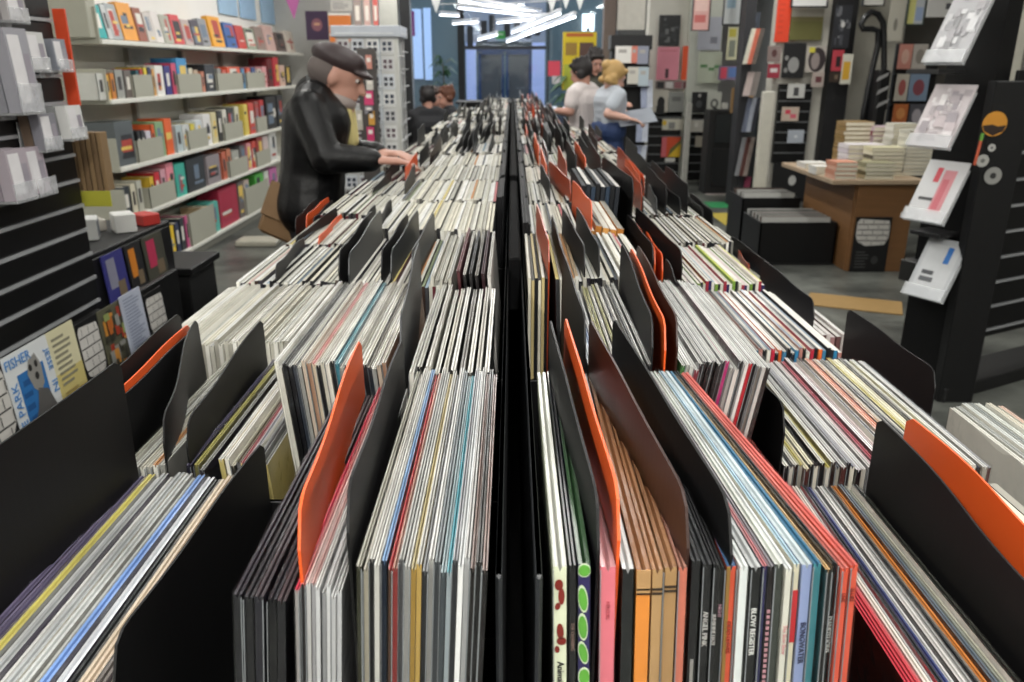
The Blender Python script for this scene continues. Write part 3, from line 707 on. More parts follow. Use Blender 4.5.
# two dark planters / plants by the glass
def plant(x, y, h, label, n=26, c='#2f5233'):
    e = empty('potted_plant', (x, y, 0)); tag(e, label, 'plant')
    MB().tube([(0,0,0),(0,0,.3)], [.13,.17], mat('#3a3a3c', .6), 14).build('pot', e)
    MB().tube([(0,0,.3),(.02,.01,h*.6),(0,0,h*.8)], [.02,.015,.008], mat('#4a3c2a')).build('stem', e)
    m = MB(); r = random.Random(4)
    for i in range(n):
        a = r.uniform(0, 6.28); z = r.uniform(h*.45, h*.85); L = r.uniform(.25, .45); dx, dy = math.cos(a), math.sin(a)
        p = [Vector((0,0,z)), Vector((dx*L*.5, dy*L*.5, z+.12)), Vector((dx*L, dy*L, z-.02))]
        s = Vector((-dy, dx, 0))*.045
        m.add([p[0], p[1]-s, p[1]+s, p[2]], [(0,1,3,2)], mat(c, .5, 0, .3))
    m.build('leaves', e)
plant(W(443, 80, 18).x, 18, 2.0, 'tall green plant by the left far window'); plant(W(568, 80, 12.2).x, 12.2, 1.55, 'green plant below the yellow poster')

# ceiling tubes far down the shop
def tubelight(a, b, label, grp='fluorescent tubes near the shop front'):
    a, b = Vector(a), Vector(b); c = (a+b)/2
    e = empty('fluorescent_light', c); tag(e, label, 'ceiling light', grp)
    n = (b-a).normalized(); 
    MB().tube([a-c, b-c], .013, mat('#f2f6ff', .5, emit=5), 8).build('tube', e)
    MB().tube([a-c+Vector((0,0,.055)), b-c+Vector((0,0,.05))], .028, mat('#d9dbe0', .5), 6).build('housing', e)
    for t in (.15, .85):
        p = (a-c)*(1-t)+(b-c)*t; MB().tube([p+Vector((0,0,.06)), Vector((p.x, p.y, CEIL-c.z))], .006, STEEL, 5).build('hanger', e)
TL = [((459, 1, 13), (541, 13, 17)), ((459, 8, 13), (545, 17, 17)), ((497, 23, 17), (548, 18, 14)), ((512, 33, 18), (560, 14, 12)), ((478, 40, 18.5), (497, 35, 16)), ((507, 42, 18.5), (575, 17, 12)), ((440, 15, 17), (459, 16, 17.6)), ((453, 24, 18), (478, 22, 17))]
TN = ['uppermost', 'second highest', 'short middle', 'steep middle', 'short lowest left', 'longest lowest right', 'small left', 'small lower left']
for (p, q), n in zip(TL, TN):
    tubelight(W(*p), W(*q), f'{n} of the white tubes hanging before the far window')
# ceiling fixtures above (hold the lamps that light the shop)
for li, ly in enumerate((-2.0, -0.6, 1.2, 3.4, 5.8, 8.4, 11.5, 15.0)):
    for lx, nm in ((-1.55, 'left'), (0.25, 'middle'), (2.6, 'right')):
        e = empty('ceiling_light', (lx, ly, CEIL)); tag(e, f'white ceiling batten in the {nm} line, {ordn(li+1)} from the back wall', 'ceiling light', f'ceiling battens in the {nm} line')
        MB().bbox(-.13, .13, -.78, .78, -.10, 0, mat('#dcdcd8', .5)).build('housing', e)
        MB().box(-.11, .11, -.75, .75, -.112, -.101, mat('#ffffff', .5, emit=1.2)).build('diffuser', e)
# bunting string
b0, b1 = W(432, 4, 9), W(560, 0, 9)
bn = empty('bunting', (b0+b1)/2); tag(bn, 'string of small pale triangular flags near the ceiling', 'bunting')
c = (b0+b1)/2
MB().tube([b0-c, Vector((0, 0, -.02)), b1-c], .004, mat('#cccccc')).build('cord', bn)
for k, (u, v) in enumerate(((436, 4), (552, 3), (566, 0), (580, 1))):
    p = W(u, v, 9)-c; MB().add([(p.x-.06, p.y, p.z+.08), (p.x+.06, p.y, p.z+.08), (p.x, p.y, p.z-.09), (p.x-.06, p.y+.006, p.z+.08), (p.x+.06, p.y+.006, p.z+.08), (p.x, p.y+.006, p.z-.09)], [(0,1,2),(5,4,3),(0,3,4,1),(1,4,5,2),(2,5,3,0)], mat('#d9dcdc')).build('flag', bn)
hp = W(293, 6, 8.6)
tag(MB().add([(-.1,0,.15),(.1,0,.15),(0,0,-.12),(-.1,.01,.15),(.1,.01,.15),(0,.01,-.12)], [(0,1,2),(5,4,3),(0,3,4,1),(1,4,5,2),(2,5,3,0)], mat('#b0609a')).build('pennant', None, hp), 'small pink triangular pennant above the white bookshelf', 'pennant')

# ------------------------------------------------------------------ left wall bookshelves
SX = -2.60                       # front edge of the shelves
def dx(u, x, h):                 # depth at which x is seen at column u, h below the eye
    z = x*F/(u-512.0); return (z - h*SP)/CP
SH = [(1.655, 'top'), (1.285, 'second'), (.85, 'third'), (.515, 'fourth'), (.10, 'lowest')]
YS0, YS1 = 5.42, 10.6
un = empty('bookshelf', (SX-.18, (YS0+YS1)/2, 0)); tag(un, 'long pale shelving unit with five shelves along the left wall', 'bookshelf')
ox, oy = SX-.18, (YS0+YS1)/2
m = MB(); m.box(XL+.01-ox, XL+.03-ox, YS0-oy, YS1-oy, 0, 1.74, mat('#dddbd0', .6, 0, .04)); m.build('back_panel', un)
for z, n in SH:
    MB().bbox(XL+.03-ox, SX-ox, YS0-oy, YS1-oy, z-.03, z, mat('#dcdbd2', .5), .003).build('shelf', un)
MB().bbox(XL+.03-ox, SX-.03-ox, YS0-oy, YS1-oy, 0, .07, mat('#8a897f', .6), .003).build('plinth', un)
for i in range(6):
    y = YS0 + .02 + (YS1-YS0-.04)*i/5
    MB().bbox(XL+.03-ox, XL+.07-ox, y-.02-oy, y+.02-oy, .07, 1.73, mat('#a5a399', .6), .002).build('upright', un)
for z, n in SH[:4]:
    MB().bbox(XL+.07-ox, SX-.01-ox, YS0-.012-oy, YS0-oy, z-.03, z+.19, BEIGE, .002).build('end_bracket', un)
BOOKS = {
 0: [(106,115,32,'#1f9c9c'),(116,121,33,'#b9bcbc'),(121,131,34,'#9aa0a2'),(132,146,36,'#e0993a'),(147,155,32,'#8e5240'),(156,164,28,'#c9c2bc'),(164,171,30,'#dcd6d2'),(172,181,27,'#a9a99c'),(182,191,28,'#d0454a'),(192,200,24,'#b9aaa6'),(201,209,24,'#4a4650'),(209,217,26,'#8e9094'),(219,231,29,'#e2a02e'),(233,243,24,'#3560a0'),(244,252,22,'#b83f3c'),(253,262,20,'#8e9a88'),(263,271,22,'#8f7f78'),(272,281,24,'#c9a9a2'),(283,291,18,'#6a5c58'),(292,300,20,'#cfc4b8'),(301,309,19,'#b49a90'),(310,319,18,'#d87a94')],
 1: [(100,107,26,'#c9c9c2'),(108,112,24,'#d9a23c'),(113,117,25,'#c97f33'),(118,126,28,'#9a9a94'),(127,134,27,'#6b625c'),(139,142,26,'#2f5a62'),(143,146,27,'#b03a2c'),(147,150,28,'#d8c23a'),(151,154,28,'#2c3158'),(155,157,26,'#e0a85c'),(158,166,29,'#e2e0da'),(167,173,28,'#2f2c78'),(174,179,30,'#c84a6a'),(180,190,34,'#3a8bbf'),(191,195,24,'#d5cdb8'),(196,200,22,'#bfa58c'),(203,206,20,'#c27a5c'),(207,217,26,'#26272a'),(219,223,22,'#8e8c86'),(224,228,20,'#c94f38'),(229,242,22,'#d85a3a'),(243,246,20,'#5a8ab0'),(248,252,20,'#d0583a'),(253,257,20,'#3c4f80'),(259,263,18,'#d6c6bc'),(264,268,20,'#e0a0a4'),(269,274,27,'#6a1e24'),(275,280,28,'#c0323e'),(281,286,20,'#d9b8a8'),(287,292,19,'#2a2a2c')],
 2: [(120,138,43,'#5a6062'),(141,144,30,'#2a2a2c'),(145,148,30,'#35353a'),(149,154,28,'#cfc8d2'),(155,158,33,'#d8602e'),(159,167,34,'#86a87c'),(168,175,35,'#e2632c'),(178,184,26,'#b3c0c2'),(185,192,25,'#c9ccca'),(193,197,24,'#d9c84a'),(198,204,26,'#cfd6da'),(206,213,30,'#e0dedc'),(214,219,30,'#cfc498'),(220,224,30,'#34322e'),(225,229,30,'#d9d5c8'),(230,236,30,'#2f312c'),(237,241,30,'#d6d2b8'),(246,250,30,'#d9c25a'),(251,256,30,'#c6473a'),(257,261,30,'#8a4a44'),(262,266,30,'#b83232'),(268,278,34,'#242528'),(279,285,32,'#2e3034')],
 3: [(126,133,30,'#33383c'),(134,139,30,'#d6cfb8'),(140,145,31,'#bdbcae'),(153,157,30,'#dbb43a'),(158,163,32,'#c62a34'),(164,169,33,'#cf9aa6'),(170,177,36,'#e08a96'),(178,188,32,'#3faa98'),(189,207,32,'#2a2d30'),(209,222,28,'#8e8588'),(224,228,27,'#c4664a'),(229,233,28,'#c87a5a'),(234,241,24,'#a3a49c'),(242,247,26,'#5e5a5c'),(249,253,26,'#d48c94'),(254,258,26,'#c24436'),(259,264,28,'#9c3a34'),(265,270,27,'#c9b8b4'),(271,278,30,'#cfcfcb')],
 4: [(150,157,24,'#3a3c40'),(158,163,26,'#d8582c'),(164,168,26,'#b9442c'),(169,177,30,'#e2bf2c'),(178,182,30,'#28304c'),(183,187,32,'#2e3238'),(188,192,32,'#c95c8c'),(207,211,30,'#c9b48c'),(213,221,30,'#58b0a4'),(222,240,40,'#a8203e'),(241,246,36,'#6b6260'),(247,252,34,'#b8a89c'),(258,266,36,'#55b04a'),(267,271,34,'#c9cfc4'),(272,279,33,'#c06aa4')]}
BCOL = {}
for si, lst in BOOKS.items():
    z, nm = SH[si]
    for k, (u0, u1, hp_, hx) in enumerate(lst):
        xf = SX - .025
        h_ = EYE - z
        ya, yb = dx(u0, xf, h_), dx(u1, xf, h_)
        if yb > YS1-.05: yb = YS1-.05
        if ya >= yb - .01: continue
        zz = (ya+yb)/2*CP + h_*SP
        H = min(hp_*zz/F*.98, .34 if si else .33)
        dpt = .2 if si else .05
        w = (yb-ya)*.96
        mm = MB(); cm = mat(hx, .45, 0, .12, 12)
        face = hx
        if w > .12:      # face-out: cover with a bit of print
            mm.box(-dpt, 0, -w/2, w/2, 0, H, cm)
            rr = random.Random(k+si*50); 
            for q in range(4):
                c2 = rr.choice(['#d9d5cc', '#2c2c30', '#b0443a', '#e0c060', '#6a7a8c', hx])
                a, b, cc, dd = rr.uniform(-.42, 0)*w, rr.uniform(.05, .42)*w, rr.uniform(.08, .5)*H, rr.uniform(.55, .92)*H
                if q > 1: dd = cc + .08*H
                mm.add([(.0006+.0003*q, a, cc), (.0006+.0003*q, b, cc), (.0006+.0003*q, b, dd), (.0006+.0003*q, a, dd)], [(0,1,2,3)], mat(c2, .5))
        else:
            g = max(.002, w*.1)
            mm.box(-dpt, 0, -w/2, -w/2+g, 0, H, cm); mm.box(-dpt, 0, w/2-g, w/2, 0, H, cm); mm.box(-.006, .0008, -w/2, w/2, 0, H, cm)
            mm.box(-dpt+.004, -.006, -w/2+g, w/2-g, .003, H-.004, mat('#d8d2c2', .8))
            mm.box(.0008, .0016, -w*.22, w*.22, H*.3, H*.75, mat('#e0dcd2' if sum(hexc(hx)[:3]) < .7 else '#3a3636', .5))
        if si == 0: rot = (0, rad(-9), 0)
        else: rot = (0, 0, 0)
        o = mm.build('book', None, (xf - (.045 if si == 0 else 0), (ya+yb)/2, z+.001+(.009 if si == 0 else 0)), rot)
        BCOL[(si, cname(hx))] = BCOL.get((si, cname(hx)), 0) + 1
        kd = 'face-out book' if w > .12 else 'book spine-out'
        tag(o, f'{cname(hx)} {kd}, {ordn(BCOL[(si, cname(hx))])} {cname(hx)} one from the left on the {nm} shelf', 'book', f'books on the {nm} shelf')
ENDS = {1: [(81,99),(136,155),(180,203),(219,244),(248,266)], 2: [(97,122),(140,165),(190,209),(226,244),(258,268)], 3: [(97,124),(152,177),(231,249),(258,271)], 4: [(193,217),(248,270)]}
for si, l in ENDS.items():
    z, nm = SH[si]; h_ = EYE-z
    for k, (u0, u1) in enumerate(l):
        ya, yb = max(YS0+.01, dx(u0, SX-.005, h_)), min(dx(u1, SX-.005, h_), YS1-.1)
        hgt = .15 if si < 4 else .26
        if yb-ya < .03: continue
        m = MB(); m.box(-.006, 0, -(yb-ya)/2, (yb-ya)/2, 0, hgt, BEIGE); m.box(-.16, 0, -(yb-ya)/2, -(yb-ya)/2+.004, 0, hgt, BEIGE); m.box(-.16, 0, (yb-ya)/2-.004, (yb-ya)/2, 0, hgt, BEIGE)
        tag(m.build('book_box', None, (SX-.006, (ya+yb)/2, z+.001)), f'{ordn(k+1)} beige open book box from the left on the {nm} shelf', 'book box', f'beige book boxes on the {nm} shelf')
# things above the shelves on the wall
hw = [('white_board', 'white board standing on the near end of the top shelf', 'board', 73, -8, 93, 15, 5.5, '#dfdccc'),]
for n, lb, ct, u0, v0, u1, v1, d, c in hw: hanging(n, lb, ct, u0, v0, u1, v1, d, c)
m = MB().bbox(-.17, .17, -.02, .10, 0, .30, BEIGE); tag(m.build('file_box', None, (-2.80, 5.36, 1.66)), 'grey-beige box at the near end of the top shelf', 'box')
def wallpanel(u0, u1, v0, v1, label, c, name='wall_poster', cat='poster', x=XL+.015, emit=0):
    ya = dx(u0, x, -.3); yb = dx(u1, x, -.3)
    zt = EYE - hat(v0, (ya+yb)/2); zb_ = EYE - hat(v1, (ya+yb)/2)
    o = MB().box(-.006, .006, -(yb-ya)/2, (yb-ya)/2, 0, zt-zb_, mat(c, .6, emit=emit)).build(name, None, (x, (ya+yb)/2, zb_)); tag(o, label, cat); return o
wallpanel(222, 240, -30, 15, 'first of three pale blue posters high on the left wall', '#a8c8e4')
wallpanel(243, 258, -24, 19, 'second of three pale blue posters high on the left wall', '#a4c6e6')
wallpanel(264, 282, -20, 24, 'third of three pale blue posters high on the left wall', '#aacbe8')
hanging('wall_poster', 'dark purple poster with a pale circle above the shelf end', 'poster', 307, 11, 329, 40, 10.2, '#3f2c48', [(.25,.25,.75,.7,'#8a5a64','o'),(.35,.4,.65,.5,'#c99a7c','o')])
hanging('wall_poster', 'orange and white poster with a plain band behind the cap', 'poster', 330, 13, 352, 42, 10.15, '#e2823c', [(0,0,1,.08,'#ece8de'),(0,.72,1,.78,'#ece8de')])
S('wall_end_left', MB().box(XL, -1.72, 10.75, 10.9, 0, CEIL, mat('#bdbcb8', .7, var=.05)))
hanging('wall_poster', 'white sheet with faint lines left of the pale column', 'poster', 331, 0, 352, 11, 10.3, '#dad9d2', lines(.1,.9,.2,.9,4,'#a0a0a0'))
for i, (u0, u1, c) in enumerate(((355, 362, '#9a8a84'), (365, 371, '#c9a49c'), (374, 379, '#c8635c'))):
    hanging('framed_print', ['grey-brown', 'pinkish', 'red'][i] + ' narrow framed print high beside the wire rack', 'framed print', u0, -6, u1, 32, 9.2, c, [(.2,.3,.8,.7,'#ddd6cc')])
S('trim_7', MB().box(W(402, 50, 12).x, W(412, 50, 12).x, 11.9, 12.1, 0, CEIL, mat('#17181b', .5)))
S('trim_8', MB().box(W(382, 50, 12).x, W(400, 50, 12).x, 11.9, 12.15, 0, CEIL, mat('#c9c8c0', .6)))

# wire card spinner
sx_ = W(372, 90, 6.6); sp = empty('card_spinner', (sx_.x, 6.6, 0)); tag(sp, 'tall white wire rack of greeting cards behind the man in the cap', 'card rack')
WH = mat('#cfd0cf', .4)
m = MB(); m.tube([(0,0,0),(0,0,1.72)], .018, WH, 10); m.build('pole', sp)
m = MB()
for a in range(4): m.tube([(0,0,.03),(math.cos(a*1.571+.78)*.3, math.sin(a*1.571+.78)*.3, .02)], .012, WH, 6)
m.build('foot', sp)
for side, (px, py, rz) in enumerate(((0,-.19,0), (.24,0,math.pi/2))):
    m = MB(); Wd = .44 if side == 0 else .36
    for k in range(5): x = -Wd/2 + Wd*k/4; m.tube([(x,0,.55),(x,0,1.70)], .0035, WH, 5)
    for k in range(10): z = .56 + .126*k; m.tube([(-Wd/2,0,z),(Wd/2,0,z)], .0035, WH, 5); m.tube([(-Wd/2,-.03,z+.03),(Wd/2,-.03,z+.03)], .0035, WH, 5)
    m.build('wire_panel', sp, (px, py, 0), (0, 0, rz))
MB().bbox(-.25, .27, -.22, .2, 1.70, 1.78, mat('#b5bac2', .5)).build('header', sp)
cc = 0
for k in range(9):
    for j in range(4):
        xx = -.165 + .11*j; z = .565 + .126*k
        pc = R.choice(['#33353c', '#5b4a52', '#2c3444'])
        mb = card_mb(.092, .112, R.choice(['#dcdcda', '#cfd3d8', '#c9c9c9']), [(.12,.2,.42,.45,pc),(.56,.2,.86,.45,pc),(.12,.55,.42,.8,pc),(.56,.55,.86,.8,pc)], t=.002)
        o = mb.build('greeting_card', None, (sx_.x+xx, 6.6-.205, z+.004)); tag(o, f'greeting card in column {ordn(j+1)} from left, {ordn(9-k)} row down the white wire rack', 'card', 'cards on the white wire rack')
# strip of small bright items next to it
e = empty('packet_stand', (W(368, 90, 6.35).x, 6.35, 0)); tag(e, 'narrow dark panel of small packets beside the card rack', 'stand')
MB().bbox(-.07, .07, 0, .03, 0, 1.62, mat('#4a4644', .6), .004).build('board', e); MB().bbox(-.12, .12, -.1, .12, 0, .03, BLK).build('foot', e)
for i, (u, v, c, w_, h_) in enumerate(((369, 62, '#c98a7c', 6, 14), (370, 84, '#c6c2ba', 7, 12), (369, 98, '#d03f72', 9, 14), (372, 118, '#d09a40', 6, 14), (371, 134, '#c8346a', 7, 14), (369, 110, '#8e8a90', 8, 8), (360, 120, '#b9b4a8', 6, 20))):
    hanging('hanging_packet', f'{cname(c)} small packet, {ordn(i+1)} in the strip left of the card rack', 'packet', u-w_/2, v-h_/2, u+w_/2, v+h_/2, 6.335, c, [(.2,.2,.8,.5,'#e6e0d8')], group='small packets beside the card rack', t=.01)
wbd = hanging('white_board', 'white board on a thin stand left of the card rack', 'board', 343, 108, 361, 148, 7.2, '#d6d6d2', [(.6,.5,.8,.8,'#8a8a88')])
MB().tube([(-.06,.02,.02),(-.08,.05,-wbd.location.z)], .01, BLK).build('leg', wbd); MB().tube([(.06,.02,.02),(.08,.05,-wbd.location.z)], .01, BLK).build('leg', wbd)

# ------------------------------------------------------------------ black slatwall, left
GX = -1.225; GY1 = 2.29; GY0 = .5
gl = empty('slatwall', (GX-.1, (GY0+GY1)/2, 0)); tag(gl, 'black slatwall stand with metal grooves at the left edge', 'slatwall')
gy = (GY0+GY1)/2; hl = (GY1-GY0)/2
m = MB(); m.box(-.10, .085, -hl, hl, .80, 2.1, BLK)
sl = .070
zs = .83
while zs < 2.08: m.bbox(.085, .10, -hl, hl, zs+.0045, zs+sl-.0045, mat('#0d0d0e', .4, 0, .12, 4), .004); zs += sl
m.build('panel', gl)
m = MB(); zs = .83
while zs < 2.1: m.box(.086, .1025, -hl, hl, zs-.0042, zs+.0042, mat('#b5b7ba', .35, .3)); zs += sl
o = m.build('groove_strips', gl); o['label'] = 'pale metal inserts in the grooves'
MB().bbox(-.10, .12, -hl, hl, 0, .80, BLKM).build('base', gl)
MB().bbox(-.12, -.04, hl, hl+.02, 0, 2.1, BLKM).build('side_panel', gl)
# ledge with record-sized displays at its foot
ld = empty('display_ledge', (-1.20, 1.5, 0)); tag(ld, 'black ledge below the slatwall holding posters and flyers', 'ledge')
m = MB(); m.bbox(.001, .12, -1.0, 1.30, .575, .595, BLK, .003); m.bbox(.11, .12, -1.0, 1.30, .595, .625, mat('#6d7074', .3), .002); m.build('tray', ld)
MB().bbox(-.02, .0, -1.0, 1.30, 0, .80, BLK, .003).build('back_board', ld)
# placed by reading its corners off the wall plane
XP = -1.15
def onleft(name, label, cat, u0, u1, z0, z1, base, pats, t=.004, x=XP, lean=-4, group=None, txt=None):
    """card facing +x; u0..u1 columns read at mid-height"""
    h_ = EYE-(z0+z1)/2
    ya, yb = dx(u0, x, h_), dx(u1, x, h_)
    w = yb-ya
    o = card_mb(w, z1-z0, base, pats, t).build(name, None, (x, (ya+yb)/2, z0), (0, 0, math.pi/2))
    o.rotation_euler = (rad(lean), 0, math.pi/2)
    tag(o, label, cat, group)
    if txt:
        for body, size, cx, cz, rot in txt:
            text('lettering', body, size, mat(rot[1] if isinstance(rot, tuple) else '#4a86c4', .5), o, (cx*w-w/2, -.0022, (z1-z0)*(1-cz)), (rad(90), rot[0] if isinstance(rot, tuple) else rot, 0))
    return o
BR = lambda x0, y0, x1, y1: [(x0, y0, x1, y1, '#cfccc6', 'p', [(x0,y0+.06),(x0+.08,y0),(x1-.04,y0+.03),(x1,y0+.12),(x1,y1-.14),(x1-.1,y1-.02),(x0+.3,y1),(x0+.06,y1-.08),(x0,y1-.2)])] + \
     [(x0+.02, y0+(y1-y0)*k/5-.008, x1-.02, y0+(y1-y0)*k/5+.008, '#2c2b2a') for k in range(1, 5)] + \
     [(x0+(x1-x0)*((q+.5*(k % 2))/3.2+.18)-.006, y0+(y1-y0)*k/5+.02, x0+(x1-x0)*((q+.5*(k % 2))/3.2+.18)+.008, y0+(y1-y0)*(k+1)/5-.02, '#2c2b2a') for k in range(5) for q in range(3)]
onleft('wall_poster', 'black poster with a white brick speech bubble at the far left edge', 'poster', -45, 18, .60, .86, '#121213', BR(.3, .05, .98, .75) + [(.55,.80,.62,.98,'#c9c6c0'),(.62,.80,.75,.84,'#c9c6c0'),(.62,.88,.72,.92,'#c9c6c0'),(.80,.78,.87,.97,'#c9c6c0'),(.87,.78,.98,.82,'#c9c6c0'),(.87,.86,.96,.90,'#c9c6c0')])
onleft('flyer', 'white and blue flyer with a grey figure and FISHER lettering', 'flyer', 18, 61, .60, .85, '#d9dcdc',
   [(.22,.22,.80,.92,'#2f6fae'),(.30,.30,.45,.36,'#24548c'),(.26,.42,.44,.47,'#24548c'),(.25,.54,.42,.60,'#24548c'),(.28,.66,.40,.71,'#24548c'),
    (.40,.12,.9,.5,'#8f8d88','p',[(.50,.14),(.66,.10),(.74,.24),(.72,.42),(.60,.50),(.48,.42),(.42,.26)]),
    (.3,.4,.9,.95,'#5c5a58','p',[(.56,.44),(.76,.50),(.86,.70),(.88,.84),(.60,.98),(.28,.98),(.32,.76),(.46,.62)]),
    (.47,.18,.54,.25,'#2b2a2a','o'),(.60,.17,.67,.24,'#2b2a2a','o'),(.56,.28,.64,.36,'#2b2a2a','o'),(.50,.88,.95,.98,'#5b93cc')],
   txt=[('FISHER', .034, .30, .09, 0), ('THE PARK', .034, .12, .58, rad(-90)), ('IN', .034, .92, .52, rad(90)), ('JESSE', .026, .92, .24, rad(90))])
onleft('flyer', 'cream flyer fading to yellow with small lines of print', 'flyer', 61, 86, .60, .85, '#d8d2ae', [(0,.45,1,.7,'#cfc07c'),(0,.7,1,1,'#c2a84e')] + lines(.12,.8,.08,.62,9,'#8c8874') + lines(.12,.9,.66,.95,6,'#a8925a'), t=.003)
onleft('wall_poster', 'black poster with a white brick speech bubble right of the yellow flyer', 'poster', 87, 108, .60, .83, '#141415', BR(.06,.05,.95,.72))
onleft('flyer', 'colourful flyer patterned in orange and green', 'flyer', 109, 131, .60, .83, '#5b5a48', noisepats(34, ['#b5652c','#8e9a5c','#8f8f88','#c98a3c','#3c3a30','#a33c28'], 3))
onleft('paper_sheet', 'pale blue-white creased paper sheet of tiny print', 'paper', 131, 150, .60, .84, '#b9bfce', lines(.1,.9,.05,.95,22,'#8f97ac'), x=XP+.01)
onleft('wall_poster', 'small black poster with a white brick speech bubble at the ledge end', 'poster', 151, 168, .62, .80, '#141415', BR(.06,.08,.95,.8))
# black box with coloured covers above the ledge, behind
bxo = empty('counter_box', (-1.60, 2.75, 0)); tag(bxo, 'black box unit with coloured covers below the pale shelves', 'cabinet')
MB().bbox(-.12, .30, -.38, .27, 0, .935, BLKM, .004).build('body', bxo)
MB().bbox(.30, .305, -.36, .25, .70, .92, mat('#202022', .3)).build('front_panel', bxo)
for i, (a, b, c1, c2) in enumerate(((-.30,-.16,'#3a3a80','#8a8a9c'),(-.14,-.03,'#262628','#d8842c'),(-.01,.15,'#4a4a40','#c4385c'))):
    mb = card_mb(b-a, .16, c1, [(.15,.1,.55,.7,c2),(.5,.6,.85,.9,'#7a6a54')], .004)
    tag(mb.build('record_cover', None, (bxo.location.x+.325, 2.75+(a+b)/2, .76), (rad(-4), 0, math.pi/2)), ['blue and grey', 'black and orange', 'pink and olive'][i] + ' cover leaning on the black box unit', 'record cover')
o = empty('side_cabinet', (-1.42, 3.2, 0)); tag(o, 'low black cabinet at the near end of the white bookshelf', 'cabinet')
MB().bbox(-.17, .15, -.14, .14, .05, .71, BLKM, .004).build('body', o); MB().bbox(-.19, .17, -.16, .16, .71, .74, BLK, .004).build('top', o); MB().bbox(-.15, .13, -.10, .12, 0, .05, BLK).build('plinth', o)
# stacks of boxed cards on the black unit
bz = .936
for i, (dx_, dy_, c, h_) in enumerate(((-.05,-.40,'#c9cbc6',.05),(.06,-.25,'#d6d8dc',.07),(.16,-.1,'#cfd0ce',.09),(.22,.08,'#dcdcd8',.08),(.10,.1,'#a8a39a',.05),(.24,.25,'#b93a34',.05))):
    m = MB()
    m.bbox(-.02, .05, -.045, .045, 0, h_*.8, mat(c, .5), .003)
    for k in range(3): m.box(.0505, .051, -.04+.03*k, -.02+.03*k, .01, h_*.8-.01, mat('#6a6f78', .5))
    tag(m.build('boxed_set', None, (bxo.location.x+dx_, 2.75+dy_*.75-.02, bz), (0,0,.2*i)), f'{cname(c)} small boxed set, {ordn(i+1)} from the left on the black unit', 'box', 'small boxes on the black unit')

# orange strip and kraft boards hanging at the slatwall's end
m = MB().bbox(-.018, .016, -.004, .004, 0, .25, mat('#e0502c', .5), .001)
p = W(74, 106, 2.31); tag(m.build('sign_strip', None, (p.x, 2.316, p.z)), 'bright orange vertical strip on the end of the slatwall', 'sign')
kb = empty('kraft_boards', W(96, 190, 2.36)); tag(kb, 'bundle of brown corrugated boards hanging at the slatwall end', 'boards')
for k in range(6): MB().bbox(-.045+.016*k, -.033+.016*k, -.02, .02, 0, .165, mat(['#7a6246','#8b7150'][k % 2], .8), .001).build('board', kb)
MB().bbox(-.04, .05, -.022, -.018, -.045, 0, mat('#b5b23c', .6), .001).build('yellow_tag', kb)

# acrylic holders with cards on the slatwall
def onwall(u, v, x):
    z = x*F/(u-512.0); h = (v-68.0)*CP*z/F; return Vector((x, (z-h*SP)/CP, EYE-h))
def holder(u, v, d, w, h, depth, cards, label, tilt=16, base='#d8d8d8', clabel='cards'):
    w, h, depth = w*.68, h*.72, depth*.72
    x = GX + .003; p = onwall(u, v, x)
    e = empty('card_holder', (x, p.y, p.z)); tag(e, 'clear acrylic holder ' + label, 'card holder', 'acrylic holders on the slatwall')
    m = MB(); m.bbox(0, depth, -w/2, w/2, -.006, 0, ACRYL, .001); m.bbox(depth-.003, depth, -w/2, w/2, 0, h*.35, ACRYL, .001)
    m.bbox(0, .003, -w/2, w/2, -.02, h*.8, ACRYL, .001); m.build('tray', e)
    n = max(1, len(cards))
    for i, c in enumerate(cards):
        t_ = min(.04, (depth-.012)/n)
        mb = card_mb(w*.94, h, c, [(.08,.08,.6,.9,'#e6e4e6'),(.62,.3,.9,.8,'#9c96a0')] if i == n-1 else [], t_*.9)
        o = mb.build('card_pack', None, (x+.006+t_*(i+1)+.002, p.y, p.z+.001), (rad(-3), 0, math.pi/2))
        tag(o, f'{cname(c)} card pack {ordn(i+1)} from wall in holder ' + label.replace('with ', ''), 'card pack', 'card packs on the slatwall')
holder(2, 112, 0, .14, .26, .11, ['#8f8f96', '#a3a2aa'], 'largest, at the left edge')
holder(14, 70, 0, .12, .12, .10, ['#7f8280', '#d4d4d2'], 'with white boxes, upper row')
holder(46, 70, 0, .10, .105, .08, ['#8d919b'], 'next to the orange strip')
holder(0, 21, 0, .12, .12, .07, ['#8f8a8a', '#b9b5b5'], 'in the top left corner')
holder(30, 149, 0, .12, .12, .09, ['#6b5a4c', '#85848c'], 'lower middle, with brown card')
holder(54, 138, 0, .12, .115, .10, ['#a9abab', '#e2e2e0'], 'with the bright white box')
holder(-2, 199, 0, .13, .16, .10, ['#9e949c', '#b0a6ae'], 'lowest, left one')
holder(24, 193, 0, .12, .155, .09, ['#b5a9b2'], 'lowest, right one')

